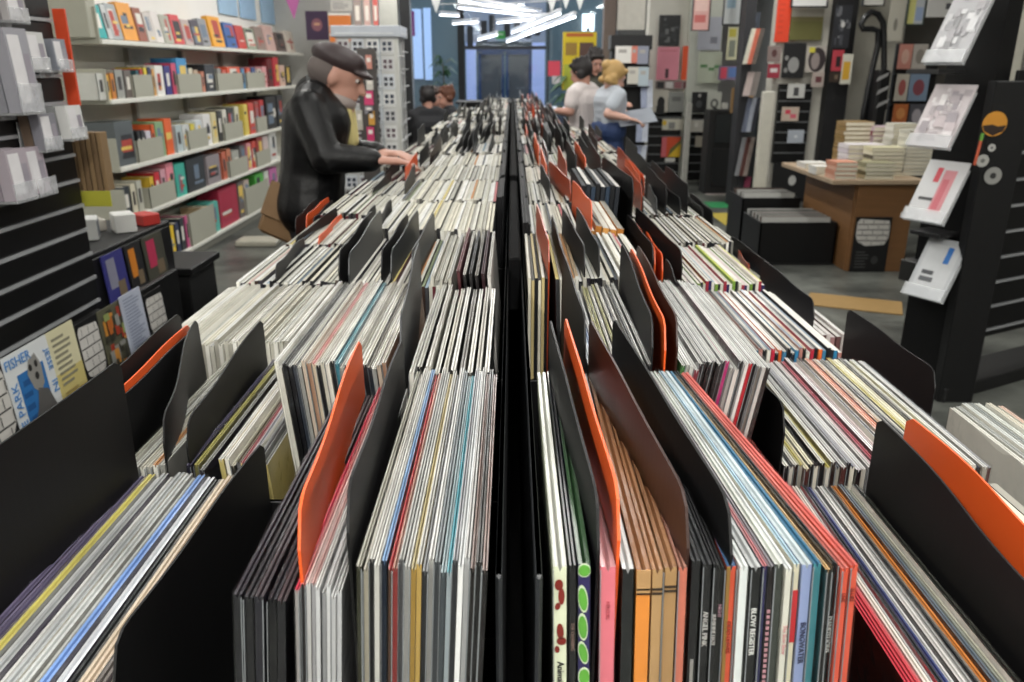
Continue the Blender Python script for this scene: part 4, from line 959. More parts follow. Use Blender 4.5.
# ------------------------------------------------------------------ right side: book table
TZ = .70
tb = empty('display_table', (2.62, 6.35, 0)); tag(tb, 'brown wooden table stacked with pale paperbacks', 'table')
WD = mat('#7c5836', .5, 0, .2, 3, 0, (1, 1, 9))
MB().bbox(-.26, .44, -.40, .78, TZ-.035, TZ, mat('#a8937a', .45), .004).build('table_top', tb)
o = MB().bbox(-.05, .38, -.36, -.335, 0, TZ-.035, WD, .003).build('front_panel', tb); MB().bbox(-.06, -.04, -.334, .7, 0, TZ-.035, WD, .003).build('side_panel', tb); MB().bbox(.36, .38, -.334, .7, 0, TZ-.035, WD, .003).build('side_panel', tb)
sg = card_mb(.27, .42, '#141415', BR(.04,.03,.96,.52) + lines(.1,.5,.62,.95,6,'#4a4a4a') + [(.55,.7,.75,.85,'#3c3c3c','o')], .01).build('sign_board', None, (2.72, 5.975, 0.001)); tag(sg, 'black sign with a white brick speech bubble on the table front', 'sign')
def book_stack(x, y, n, w, l, th, cols, label, z0=TZ, rz=0):
    for k in range(n):
        c = cols[k % len(cols)]; m = MB(); t = th*.93
        m.box(-w/2, w/2, -l/2, l/2, 0, .0025, mat(c, .5)); m.box(-w/2, w/2, -l/2, l/2, t-.0025, t, mat(c, .5)); m.box(-w/2-.0005, -w/2+.002, -l/2, l/2, 0, t, mat(c, .5))
        m.box(-w/2+.002, w/2-.003, -l/2+.003, l/2-.003, .0025, t-.0025, mat('#d9d3c0', .8, 0, .1, 60))
        o = m.build('paperback', None, (x+R.uniform(-.004,.004), y+R.uniform(-.004,.004), z0+.001+th*k), (0,0,rz+R.uniform(-.04,.04)))
        pos = 'topmost' if k == n-1 and n > 1 else 'bottom' if k == 0 and n > 1 else f'{ordn(k+1)} from the bottom'
        tag(o, f'{pos} {cname(c)} paperback in the {label}', 'book', 'paperbacks on the brown table')
def tx(u, y, z): return xat(u, y, EYE-z)
book_stack(tx(842, 6.05, .78), 6.06, 4, .16, .20, .032, ['#d9a890','#c98a70'], 'pink-edged pile at the table corner')
book_stack(tx(876, 6.05, .78), 6.06, 4, .22, .17, .030, ['#d4cfb0','#8e8a6c'], 'cream pile at the table front')
book_stack(tx(880, 6.35, .8), 6.30, 7, .25, .17, .030, ['#cfc9a8','#5a5548','#d8d3bc'], 'olive-striped pile behind')
book_stack(tx(908, 6.4, .8), 6.3, 12, .22, .16, .028, ['#d6d4c8','#b9b7ac'], 'tall cream pile at the right end')
book_stack(tx(893, 6.7, .8), 6.62, 13, .2, .16, .028, ['#c9c7ba','#dcdad0'], 'tall grey pile further back')
book_stack(tx(858, 6.6, .8), 6.55, 6, .3, .2, .035, ['#cbc3cc','#d8d2d6'], 'wide lilac pile in the middle')
book_stack(tx(826, 6.3, .8), 6.35, 3, .16, .16, .02, ['#dcdad4'], 'low white pile on the left')
book_stack(tx(808, 6.8, .8)+.03, 6.75, 2, .2, .2, .022, ['#d2d0ca'], 'loose white papers pile at the left end')
book_stack(tx(853, 6.95, .95), 6.93, 10, .24, .2, .036, ['#8a7040','#93784a'], 'brown pile at the back')
book_stack(tx(882, 6.95, .95), 6.88, 9, .3, .2, .036, ['#b9a2ac','#8a3c50','#c9b4bc'], 'rose-coloured pile at the back')
# black crates of records under and left of the table
for i, (x, y, w, l, h, lb) in enumerate(((2.24, 6.45, .60, .5, .34, 'large black crate of records left of the brown table'), (2.24, 7.15, .5, .45, .42, 'black crate of records behind the large crate'))):
    e = empty('record_box', (x, y, 0)); tag(e, lb, 'crate')
    m = MB(); m.box(-w/2, w/2, -l/2, l/2, 0, .02, BLKM)
    for a, b, c_, d_ in ((-w/2,-w/2+.015,-l/2,l/2),(w/2-.015,w/2,-l/2,l/2),(-w/2,w/2,-l/2,-l/2+.015),(-w/2,w/2,l/2-.015,l/2)): m.bbox(a, b, c_, d_, .02, h, BLK, .003)
    m.build('box', e)
    for k in range(10):
        c1 = R.choice(['#2c2c2e','#8a8a88','#1c1c1e','#5a4a44','#b9b9b4'])
        o = MB().box(-w/2+.03, w/2-.03, -.006, .006, 0, .31, mat(c1, .4)).build('record_sleeve', None, (x, y-l/2+.05+(l-.1)*k/9, .021+max(0,h-.30)), (rad(-6),0,0))
        tag(o, f'{cname(c1)} record, {ordn(k+1)} from the front in the {"large crate by" if i==0 else "crate behind"} the table', 'record', 'records in the floor crates')
hanging('leaning_record', 'black record cover with a white round label leaning behind the crates', 'record cover', 770, 163, 808, 201.5, 9.38, '#1d1d1f', [(.42,.32,.62,.58,'#cfcfcb','o')])

# right-hand black gondola with magazines
gx = Vector((1.99, 3.48, 0))
gr = empty('slatwall', gx); tag(gr, 'black slatwall stand with round stickers on the right', 'slatwall'); gr.rotation_euler = (0,0,0)
A1 = math.atan2(.47, .88)
Mr = Matrix.Rotation(A1, 4, 'Z')
m = MB().bbox(0, .16, -.03, .04, 0, 1.43, BLK, .004, Matrix.Rotation(rad(-3), 4, 'Z')); post = m.build('post', gr)
m = MB(); m.box(.16, 1.9, .01, .10, .26, 1.42, BLK, Mr)
zs = .30
while zs < 1.4: m.bbox(.16, 1.9, -.004, .01, zs+.008, zs+.11, BLK, .003, Mr); zs += .118
m.build('panel', gr)
m = MB(); zs = .30
while zs < 1.42: m.box(.16, 1.9, -.007, .012, zs-.006, zs+.006, mat('#a9abae', .35, .3), Mr); zs += .118
m.build('groove_strips', gr)
MB().bbox(0, 1.9, -.05, .16, 0, .07, BLKM, .005, Mr).build('base', gr)
ML = Matrix.Rotation(A1+math.pi/2, 4, 'Z')
m = MB(); m.box(.03, .26, -.16, -.06, 0, 2.2, BLK, ML); m.build('side_wing', gr)
for i, (u, v, r_, c, c2, lb) in enumerate(((996, 124, .058, '#c98a2c', '#2a1a10', 'orange sunset sticker'), (993, 148, .018, '#b5b5b0', '#55555a', 'small white sticker'), (984, 161, .03, '#a9a9a4', '#6a6a66', 'grey disc sticker'), (994, 176, .042, '#8e8e8a', '#2a2a2a', 'large grey disc sticker'))):
    r_ *= .87; p = W(u, v, 3.43); mb = MB(); n = 24
    for rr_, cc_, yy in ((r_, c, 0), (r_*(.35 if i else 0), c2, -.0008)):
        if rr_ == 0: 
            mb.add([(-r_*.95, yy, -r_*.15), (-r_*.2, yy, -r_*.05), (r_*.3, yy, -r_*.2), (r_*.95, yy, -r_*.1), (r_*.75, yy, -r_*.6), (0, yy, -r_*.95), (-r_*.75, yy, -r_*.6)], [tuple(range(7))], mat(c2, .5)); continue
        ring = [(rr_*math.cos(q*2*math.pi/n), yy, rr_*math.sin(q*2*math.pi/n)) for q in range(n)]
        mb.add(ring, [tuple(range(n))], mat(cc_, .5))
    o = mb.build('sticker', None, (p.x, 3.440-(p.x-1.99)*.05, p.z), (0, 0, rad(-3))); tag(o, lb + ' on the black post', 'sticker')
mk = empty('marker_pen', W(974.5, 165, 3.43)); tag(mk, 'orange and green pen hanging on the black post edge', 'pen')
MB().tube([(0,0,0),(.008,0,.10)], .006, mat('#c2593a')).build('barrel', mk); MB().tube([(.008,0,.10),(.010,0,.13)], .007, mat('#5f9a3a')).build('pen_cap', mk)
# magazines in slanted holders
wdir = Vector((-.47, .88, 0)).normalized(); nrm = Vector((-.88, -.47, 0)).normalized()
def magazine(u, v, d, base, pats, label, hgt=.28, wid=.19, tilt=27):
    p = W(u, v, d)                       # near bottom corner
    up = (Vector((0,0,1))*math.cos(rad(tilt)) - nrm*math.sin(rad(tilt)))
    nf = up.cross(wdir).normalized()     # card's +y
    rx = -wdir
    nf = rx.cross(up).normalized() * -1
    Mx = Matrix(((rx.x, nf.x, up.x), (rx.y, nf.y, up.y), (rx.z, nf.z, up.z)))
    if Mx.determinant() < 0:
        nf = -nf; Mx = Matrix(((rx.x, nf.x, up.x), (rx.y, nf.y, up.y), (rx.z, nf.z, up.z)))
    o = card_mb(wid, hgt, base, pats, .006).build('magazine', None, p + wdir*wid/2, Mx.to_euler()); tag(o, label, 'magazine', 'magazines on the right slatwall')
    h = empty('magazine_holder', p + wdir*wid/2); tag(h, 'clear holder carrying the ' + label.split(',')[0], 'magazine holder', 'magazine holders on the right slatwall')
    h.rotation_euler = Mx.to_euler()
    MB().box(-wid/2-.005, wid/2+.005, -.012, .014, -.006, -.002, ACRYL).box(-wid/2-.005, wid/2+.005, .010, .013, -.006, hgt*.9, ACRYL).build('back_plate', h)
    MB().box(-wid/2-.005, wid/2+.005, -.014, -.011, -.006, .05, ACRYL).build('lip', h)
crk = noisepats(40, ['#a9a9ac','#dedee0','#c0bec2','#f0f0f2','#b4b4b8'], 5)
magazine(962, 62, 3.42, '#c9c9cc', crk, 'silver crinkled magazine, highest of the column', .31, .17)
magazine(948, 148, 3.42, '#d2cacc', noisepats(40, ['#b9b0b4','#e6e0e2','#cbbfc2','#f2eeee','#a8a0a6'], 8), 'silver-pink crinkled magazine, second down')
magazine(942, 224, 3.42, '#cfcfd0', [(.30,.12,.44,.36,'#c94a55'),(.5,.15,.8,.85,'#cf8a90'),(.55,.3,.7,.8,'#c86a74'),(.15,.62,.5,.67,'#4a4a4c')], 'white magazine with red panels, third down')
magazine(941, 302, 3.42, '#b9bcbf', [(.1,.1,.9,.85,'#c8cacc'),(.60,.12,.74,.40,'#2f6fb8'),(.2,.55,.5,.62,'#4a4c50'),(.2,.66,.55,.74,'#5c5e62')], 'grey-white magazine with a blue label, lowest')
for k, (v) in enumerate((70, 232)):
    p = W(962, v+4, 3.58); tag(MB().bbox(-.16, .03, 0, .15, 0, .02, mat('#2a2a2b', .3), .003).build('wall_shelf', None, p, (0,0,A1)), ['upper','lower'][k] + ' small black shelf below a magazine on the right stand', 'shelf')
bxp = W(962, 345, 3.5)
tag(MB().bbox(-.20, .05, 0, .12, 0, .10, mat('#2c2c2b', .35), .004).box(-.19, .04, .01, .11, .10, .101, BLKM).build('low_bin', None, (bxp.x, 3.72, .52), (0,0,A1)), 'dark low bin on the stand below the lowest magazine', 'bin')
# ------------------------------------------------------------------ right back area
S('wall_right_rear', MB().box(3.95, XR, 9.9, 10.05, 0, CEIL, mat('#56534e', .8, 0, .08)))
S('trim_9', MB().box(W(648, 60, 11.2).x, W(688, 60, 11.2).x, 11.25, 11.5, 0, CEIL, mat('#d5d3ca', .7, 0, .05)))
S('trim_10', MB().box(W(690, 60, 11).x, W(722, 60, 11).x, 11.1, 11.4, 0, CEIL, mat('#c6c9bf', .7, 0, .05)))
S('trim_11', MB().box(W(771, 100, 9.6).x, W(833, 100, 9.6).x, 9.62, 9.85, 0, CEIL, mat('#cfccc1', .7, 0, .05)))
cw = W(1006, 40, 6.5); S('trim_13', MB().bbox(cw.x-.11, cw.x+.11, 6.4, 6.6, 0, CEIL, mat('#cfccbe', .6, 0, .05), .02))
def slat_unit(u0, u1, v0, v1, d, label, n=7):
    a, b = W(u0, v1, d), W(u1, v0, d); w = b.x-a.x; h = b.z-max(0, a.z)
    e = empty('slatwall', ((a.x+b.x)/2, d, max(0, a.z))); tag(e, label, 'slatwall')
    m = MB(); m.box(-w/2, w/2, .0, .06, 0, h, BLK); m.build('panel', e)
    m = MB()
    for k in range(1, n+1): m.box(-w/2, w/2, -.008, 0, h*k/(n+.6)-.008, h*k/(n+.6)+.008, mat('#77797b', .35, .4))
    m.build('groove_strips', e); return e
slat_unit(646, 682, 112, 181, 11.1, 'black slatwall below the pink poster pillar')
slat_unit(687, 718, 114, 180, 10.9, 'black slatwall right of the white post')
slat_unit(772, 813, 84, 163, 9.5, 'black slatwall on the pillar behind the record crates')
for u, lb in ((684, 'left'), (718.5, 'right')):
    a = W(u, 180, 10.8); tag(MB().bbox(-.035, .035, -.03, .03, 0, 1.05, mat('#c9c8c0', .6), .004).build('white_post', None, (a.x, 10.8, 0)), f'{lb} one of two slim white posts framing the slatwall', 'post')
m = MB().bbox(-.06, .06, -.05, .05, 0, 1.25, mat('#cac7bb', .6), .006); tag(m.build('white_post', None, (W(758, 200, 8.7).x, 8.7, 0)), 'white square post beside the black crates', 'post')
e = empty('display_cabinet', (W(733, 190, 10).x, 10.0, 0)); tag(e, 'dark display cabinet left of the tall slanted records', 'cabinet')
MB().bbox(-.36, .30, 0, .3, 0, 1.0, BLKM, .005).build('body', e); MB().bbox(-.28, .24, -.015, 0, .62, .95, mat('#2a2e30', .25), .003).build('door', e); MB().bbox(-.28, .24, -.015, 0, .1, .55, mat('#232426', .3), .003).build('door', e)
sp2 = W(745, 100, 9.0)
S('trim_14', MB().box(W(742, 60, 9.1).x, W(752, 60, 9.1).x, 9.1, 9.3, 0, CEIL, mat('#26262a', .6)))
P = hanging
P('wall_poster', 'dark grey poster at the top of the white pillar', 'poster', 658, 15, 679, 46, 11.15, '#2c2e30', noisepats(14, ['#55585a','#6c6f70','#3a3c3e'], 2))
P('wall_poster', 'pink poster with a small dark figure on the white pillar', 'poster', 656, 47, 678, 80, 11.15, '#d98a9a', [(.4,.66,.55,.95,'#4a3238'),(.1,.1,.9,.13,'#c4707f')])
P('wall_poster', 'narrow orange-red poster beside the pink one', 'poster', 681, 46, 689, 80, 11.15, '#e2582e')
P('wall_poster', 'small black and white portrait below the pink poster', 'poster', 652, 90, 667, 116, 11.1, '#c9c4b8', [(.3,.25,.8,.7,'#1c1c1e','o'),(.25,.6,.8,.95,'#1c1c1e')])
P('wall_poster', 'grey panel next to the small portrait', 'poster', 668, 92, 683, 115, 11.1, '#8e908c', [(.2,.2,.8,.4,'#6c6e6c')])
P('wall_poster', 'strip of tiny photos under the pink poster', 'poster', 655, 81, 690, 89, 11.15, '#8a7f7c', [(.05,.1,.25,.9,'#26262a'),(.3,.1,.5,.9,'#c8c4c2'),(.55,.1,.75,.9,'#8e5c62'),(.8,.1,.95,.9,'#6a3a3e')])
P('framed_print', 'large framed print in pale pink at the top right of the pillar', 'framed print', 692, -8, 708, 30, 9.9, '#dcaaa4', [(.1,.6,.8,.8,'#c46a66'),(.1,.05,.9,.5,'#e8c4bc')], frame='#26262a')
P('wall_poster', 'pale lavender and grey poster behind the framed print', 'poster', 697, 17, 720, 50, 11.0, '#b3b6c2', [(.55,.6,.85,.8,'#80828e')])
P('wall_poster', 'pale green poster with wavy green marks', 'poster', 697, 52, 720, 83, 11.0, '#bfc6b4', [(.1,.4,.4,.5,'#5f8a5c'),(.45,.5,.7,.6,'#5f8a5c'),(.7,.42,.95,.52,'#6a9a6c')])
P('framed_print', 'framed print in white and pale blue, top of picture', 'framed print', 723, -8, 739, 24, 9.7, '#d5dadc', [(.15,.2,.7,.5,'#9fbacb')], frame='#222226')
P('wall_poster', 'narrow cream poster with yellow block', 'poster', 726, 27, 736, 60, 10.4, '#c9c8a8', [(.1,.05,.8,.3,'#b9b04a'),(.2,.4,.8,.9,'#7e8478')])
P('wall_poster', 'dark blue-grey poster above the headphone print', 'poster', 737, 12, 756, 64, 9.32, '#3c424c', noisepats(8, ['#4c5462','#2c3038'], 9))
P('wall_poster', 'small pink and blue sticker cluster', 'poster', 718, 66, 738, 80, 10.3, '#7a6a86', [(.1,.1,.4,.9,'#c9485e'),(.5,.1,.9,.8,'#5a78b0')])
P('record_cover', 'black cover with pale disc on the white pillar', 'record cover', 691, 92, 706, 113, 10.8, '#1d1e20', [(.3,.4,.7,.75,'#4c4e50','o'),(.4,.08,.6,.25,'#b9b9b6','o')])
P('record_cover', 'white cover with a dark ring', 'record cover', 707, 92, 720, 114, 10.8, '#c6c8be', [(.2,.3,.8,.75,'#5c5e5c','o'),(.35,.4,.65,.65,'#c6c8be','o'),(.4,.7,.8,.95,'#26282a','o')])
P('wall_poster', 'tan print of black headphones', 'poster', 730, 88, 752, 113, 9.55, '#b08c60', [(.2,.1,.8,.75,'#4a3826','o'),(.3,.2,.7,.65,'#b08c60','o'),(.15,.45,.4,.8,'#17130f','o'),(.6,.45,.85,.8,'#17130f','o')])
P('record_cover', 'tilted square cover in red, yellow and orange', 'record cover', 661, 137, 680, 157, 11.07, '#d8522c', [(0,0,1,1,'#e8c030','p',[(.35,1),(1,.3),(1,1)]),(0,0,1,1,'#6a6a34','p',[(.35,1),(.45,.6),(1,.12),(1,.3)]),(0,0,.25,1,'#d66a72')])
P('price_card', 'small white card under the red and yellow cover', 'card', 665, 158, 675, 162, 11.07, '#d9d9d4')
P('record_cover', 'white and yellow wide cover on the upper slat', 'record cover', 662, 119, 683, 130, 11.07, '#d3d0c0', [(0,.1,.2,.6,'#e0c040','o'),(.3,.3,.6,.9,'#8c8c88')])
P('record_cover', 'small white cover, left one on the slatwall right of the post', 'record cover', 690, 120, 703, 132, 10.87, '#d9d6cc', [(.3,.2,.6,.6,'#f2f0e8','o')])
P('record_cover', 'small pinkish cover, right one on that slatwall', 'record cover', 706, 120, 718, 131, 10.87, '#c9aca6', [(.1,.4,.9,.8,'#8c6462')])
P('record_cover', 'small beige cover in the slat below', 'record cover', 695, 136, 704, 147, 10.87, '#b3ab9c')
P('orange_disc', 'small orange disc on the dark cabinet', 'disc', 735, 149, 741, 158, 9.95, '#101011', [(0,0,1,1,'#d07a2c','o')], t=.003)
# slanted record fronts on the near pillar (742-765)
def leaning(u0, v0, u1, v1, d, cols, label, dx_=-.0):
    a = W(u0, v1, d); w = .14; h = (W(u0, v0, d).z - a.z)
    b = W(u1, v0, d); sh = b.x-a.x-w
    e = MB()
    for i, c in enumerate(cols):
        o_ = w*i/len(cols); ww = w/len(cols)
        vs = [(o_,0,0),(o_+ww,0.02,0),(o_+ww+sh,0.10,h),(o_+sh,.08,h),(o_,.03,0),(o_+ww,.05,0),(o_+ww+sh,.13,h),(o_+sh,.11,h)]
        e.add(vs, [(0,1,2,3),(7,6,5,4),(0,4,5,1),(1,5,6,2),(2,6,7,3),(3,7,4,0)], mat(c, .35, 0, .25, 12))
    o = e.build('magazine', None, a); tag(o, label, 'magazine', 'magazines in the slanted pillar rack'); return o
leaning(743, 28, 768, 64, 8.98, ['#cfd0c0','#c9705c','#6a625c'], 'pink and cream magazine, highest in the slanted rack')
leaning(743, 72, 764, 96, 8.98, ['#b9aaa6','#7d7672'], 'beige magazine, second in the slanted rack')
leaning(742, 98, 764, 132, 8.98, ['#6a7080','#aab0bc','#3a3c44'], 'grey-blue glossy magazine, third in the slanted rack')
leaning(735, 138, 758, 176, 8.98, ['#8a8c90','#5c3c38','#9a8e88'], 'grey and rust magazine, fourth in the slanted rack')
leaning(734, 178, 754, 212, 8.98, ['#2a2a2e','#8e3c58'], 'black and magenta magazine, lowest in the slanted rack')
P('wall_poster', 'tall bright orange-red poster', 'poster', 774, -8, 788, 42, 9.55, '#e5492c', lines(.15,.6,.1,.9,7,'#d8442a'))
P('wall_poster', 'landscape picture of green-brown ground', 'poster', 789, 9, 821, 40, 9.55, '#6c6a3c', [(0,0,1,.25,'#a9a69a'),(0,.25,1,.4,'#7a744c')])
P('framed_print', 'white framed print hung above the landscape', 'framed print', 792, -20, 826, 6, 9.4, '#dcdcda', [(.1,.1,.9,.6,'#eeeeec')], frame='#2a2a2c')
P('wall_poster', 'small red and grey print left of the round-disc cover', 'poster', 767, 46, 780, 62, 9.5, '#8f7e7a', [(.3,.2,.7,.7,'#5c3a3a','o')]); P('wall_poster', 'small crimson print under the red and grey one', 'poster', 767, 64, 779, 78, 9.5, '#a33848', [(.2,.3,.8,.6,'#d8cfcf')])
P('record_cover', 'black cover with grey round discs', 'record cover', 781, 43, 803, 78, 9.5, '#1e1e20', [(.25,.4,.75,.85,'#9a9a98','o'),(.08,.35,.25,.5,'#8e8e8c','o'),(.08,.7,.25,.85,'#8e8e8c','o')])
P('wall_poster', 'round portrait print with dark hair', 'poster', 805, 46, 824, 72, 9.5, '#bfb8b0', [(.1,.05,1,1,'#3c3436','o'),(.25,.25,.7,.9,'#9a8f8c','o'),(.1,.05,.4,.25,'#d6cc4c')])
P('wall_poster', 'small beige and maroon print at the pillar edge', 'poster', 811, 72, 823, 87, 9.45, '#b5a8a0', [(.3,.3,.8,.7,'#6a3c40')])
P('record_cover', 'white cover with dark figure on the top slat', 'record cover', 787, 84, 804, 98, 9.45, '#cdcdc9', [(.35,.25,.65,.85,'#4a4a4c')])
P('record_cover', 'cream cover with pink and red marks', 'record cover', 781, 107, 798, 121, 9.45, '#cbb8a8', [(.2,.2,.5,.5,'#d8485c'),(.5,.5,.85,.8,'#d8687a')])
P('record_cover', 'pale blue-white cover on the third slat', 'record cover', 787, 130, 803, 143, 9.45, '#b9c0ca', [(.4,.4,.6,.6,'#eef0f4','o')])
P('wall_poster', 'tall dark patterned poster on the black panel', 'poster', 831, 5, 848, 48, 9.3, '#2e2f34', noisepats(16, ['#4c4e54','#6c6e72','#8c8e90'], 12) + [(.4,.38,.65,.52,'#c9c9c6','o')])
S('trim_15', MB().box(W(829, 60, 9.5).x, W(850, 60, 9.5).x, 9.45, 9.6, 0, CEIL, mat('#18181a', .6)))
P('wall_poster', 'small red and black print on the black panel', 'poster', 831, 50, 842, 71, 9.25, '#b8404c', [(.35,.3,.75,.8,'#2a2224')])
P('wall_poster', 'yellow and white print on the black panel', 'poster', 840, 54, 850, 84, 9.2, '#d4d2c4', [(.1,.25,.8,.85,'#d8a83a')])
P('record_cover', 'dark brown cover under the red print', 'record cover', 829, 72, 839, 82, 9.2, '#3a2e26', [(.5,.3,.8,.7,'#7a6a58')])
S('wall_cream', MB().box(W(846, 60, 9.8).x, W(903, 60, 9.8).x, 9.86, 9.89, 0, CEIL, mat('#cfccc0', .7, 0, .05)))
P('framed_print', 'small white frame at the top above the loop handle', 'framed print', 863, -8, 883, 5, 9.5, '#e2e0da', frame='#1c1c1c')
P('framed_print', 'tall cream print with a grey shape', 'framed print', 886, -10, 901, 41, 9.5, '#cfcbbd', [(.35,.55,.6,.8,'#8e8a80','o')])
P('framed_print', 'yellow, white and blue print in green frame', 'framed print', 906, -10, 922, 24, 9.3, '#c8ccd2', [(0,0,.45,1,'#d8d68a'),(.5,.5,.95,.9,'#a6b8d8')], frame='#3c4a44')
P('framed_print', 'wide white print behind the silver magazine', 'framed print', 926, -14, 952, 17, 9.2, '#dfdedb', [(.7,.55,.9,.75,'#5c5c60')])
for i, (u0, v0, u1, v1, c, c2, lb) in enumerate(((897, 44, 910, 69, '#c98a7c', '#d8b0a0', 'pink portrait cover, upper left of the wall rack'), (911, 44, 925, 69, '#b9b2aa', '#8e8880', 'beige portrait cover, upper right of the wall rack'), (894, 74, 906, 101, '#c9c2b4', '#b0605c', 'cream cover with red mark, middle left of the wall rack'), (907, 74, 926, 101, '#7f93aa', '#8a4a54', 'blue cover, middle right of the wall rack'), (892, 104, 906, 123, '#c4703c', '#e09a5c', 'orange cover, lower left of the wall rack'), (907, 104, 922, 128, '#55555c', '#b0aab0', 'dark cover, lower right of the wall rack'))):
    P('record_cover', lb, 'record cover', u0, v0, u1, v1, 9.0, c, [(.2,.2,.8,.8,c2,'o')])
m = MB(); 
wr = empty('wall_rack', (W(910, 90, 9.1).x, 9.1, .75)); tag(wr, 'black wall rack holding six record covers', 'rack')
MB().box(-.20, .26, .0, .05, 0, .98, BLKM).build('back_board', wr)
for z in (.0, .36, .68): MB().bbox(-.22, .28, -.09, 0, z-.02, z, BLK, .003).build('shelf', wr)
# loop-topped stand with the black box
ls = empty('listening_post', (W(868, 60, 8.8).x, 8.8, 0)); tag(ls, 'black curved loop-topped post with a boxy unit', 'listening post')
b0 = Vector((W(868, 60, 8.8).x, 8.8, 0))
pts = [W(*p, 8.8)-b0 for p in ((884, 110), (884, 70), (884, 36), (883, 22), (878, 14), (871, 12), (865, 17), (861, 24), (863, 29), (872, 29), (878, 31), (878, 45), (872, 70), (864, 110), (860, 140))]
for p in pts: p.z = p.z
MB().tube(pts, .030, mat('#1b1c1e', .35), 10).build('loop', ls, smooth=True)
a, b = W(868, 130, 8.7)-b0, W(888, 70, 8.7)-b0
MB().bbox(a.x, b.x, -.2, .05, .0, b.z, BLK, .02).build('box_unit', ls)
for k in range(3):
    p = W(878, 77+13*k, 8.7)-b0
    MB().add([(p.x-.06, -.203, p.z-.05), (p.x+.05, -.203, p.z+.01), (p.x+.07, -.203, p.z+.05), (p.x-.04, -.203, p.z)], [(0,1,2,3)], mat('#9c9c9c', .4)).build('lettering', ls)
# magazine stand behind the shoppers
ms = empty('magazine_stand', (W(630, 100, 9.8).x, 9.9, 0)); tag(ms, 'black magazine stand beside the white pillar behind the shoppers', 'magazine stand')
MB().bbox(-.22, .22, 0, .3, 0, 1.68, BLKM, .01).build('body', ms); MB().bbox(-.24, .24, -.03, .28, 1.68, 1.84, mat('#1c1c1e', .5), .006).build('header', ms)
for z in (.9, 1.28, 1.5): MB().bbox(-.22, .22, -.12, 0, z-.012, z, mat('#2c2d30', .3), .003).build('shelf', ms)
for (u0, v0, u1, v1, c, lb) in ((615, 46, 631, 63, '#e2dfda', 'white magazine on the upper shelf of the black stand'), (631, 46, 637, 63, '#cf7c6c', 'salmon magazine on the upper shelf of the black stand'), (637, 46, 648, 64, '#8e92a2', 'grey-blue magazine on the upper shelf of the black stand'), (627, 67, 638, 84, '#c9c6bc', 'cream magazine on the lower shelf of the black stand'), (638, 67, 648, 86, '#aebcc4', 'pale blue magazine on the lower shelf of the black stand')):
    P('magazine', lb, 'magazine', u0, v0, u1, v1, 9.75, c, [(.2,.2,.7,.4,'#a9a5a0')], t=.008)
for i, (u0, v0, u1, v1) in enumerate(((641, 80, 650, 108), (636, 114, 646, 142), (632, 146, 645, 168))):
    leaning(u0, v0, u1+4, v1, 9.74, ['#9aa2b8','#b9bfcc'], ['upper','middle','lower'][i] + ' slanted grey-blue magazine at the side of the black stand')
S('trim_16', MB().box(W(618, 20, 12.3).x, W(645, 20, 12.3).x, 12.3, 12.5, 2.0, CEIL, mat('#c6c2ba', .7)))
S('trim_17', MB().box(W(604, 20, 12.4).x, W(616, 20, 12.4).x, 12.4, 12.6, 0, CEIL, mat('#6f625c', .7)))
yp = P('wall_poster', 'large yellow poster with photo panels behind the dark-haired man', 'poster', 562, 32, 595, 90, 12.0, '#d8bf24', [(.08,.18,.42,.4,'#9a7a34'),(.5,.18,.92,.42,'#5a4038'),(.05,.55,.95,1,'#a8b03a'),(.1,.02,.9,.08,'#b8602c')], t=.03)
for i, (u0, v0, u1, v1, c) in enumerate(((548, 61, 560, 76, '#d8485c'), (552, 76, 560, 84, '#c8c0c4'), (597, 54, 612, 75, '#d884a4'))):
    P('wall_poster', ['red-pink poster in the far right window', 'small white notice under the red-pink poster', 'pink poster behind the man in black'][i], 'poster', u0, v0, u1, v1, 13.5, c)
ct = empty('shop_counter', (W(560, 100, 13).x, 13, 0)); tag(ct, 'low white-topped counter by the far right window', 'counter')
MB().bbox(-.55, .55, -.2, .3, 0, .86, mat('#46506a', .5), .01).build('body', ct); MB().bbox(-.6, .6, -.25, .35, .86, .9, mat('#c9d2e0', .3), .005).build('top', ct)
o = empty('end_counter', (0, YEND+.55, 0)); tag(o, 'black counter standing at the far end of the record racks', 'counter')
MB().bbox(-.52, .26, -.22, .25, 0, 1.15, BLKM, .01).build('body', o); MB().bbox(-.55, .29, -.26, .28, 1.15, 1.17, BLKM, .004).build('top', o)

# floor things
fx = W(880, 313, 4.95)
tag(MB().box(-.32, .26, -.12, .20, 0, .006, mat('#9c7c48', .7)).build('cardboard_sheet', None, (W(868,315,4.9).x, 5.05, .001), (0,0,rad(-24))), 'flat tan cardboard sheet on the grey floor right of the racks', 'cardboard')
for i, (u, v, w_, l_, c, lb) in enumerate(((733, 219, .34, .35, '#b3a040', 'yellow floor sticker in the aisle'), (722, 205, .34, .2, '#2f8a54', 'green floor sticker in the aisle'), (720, 193, .40, .16, '#c4b8b4', 'white and pink floor sticker furthest down the aisle'))):
    d_ = 0; 
    z_ = F*EYE/((v-68)*CP); d_ = (z_-EYE*SP)/CP
    o = MB().box(-w_/2, w_/2, -l_, l_, 0, .003, mat(c, .5)); 
    tag(o.build('floor_sticker', None, ((u-512)*z_/F, d_, .001)), lb, 'floor sticker')
tag(MB().bbox(-.18, .18, -.12, .12, 0, .05, mat('#aaa698', .6), .01).build('paper_bag', None, (W(262, 230, 6).x-.35, 7.0, .0)), 'pale flat bag on the floor between rack and shelves', 'bag')

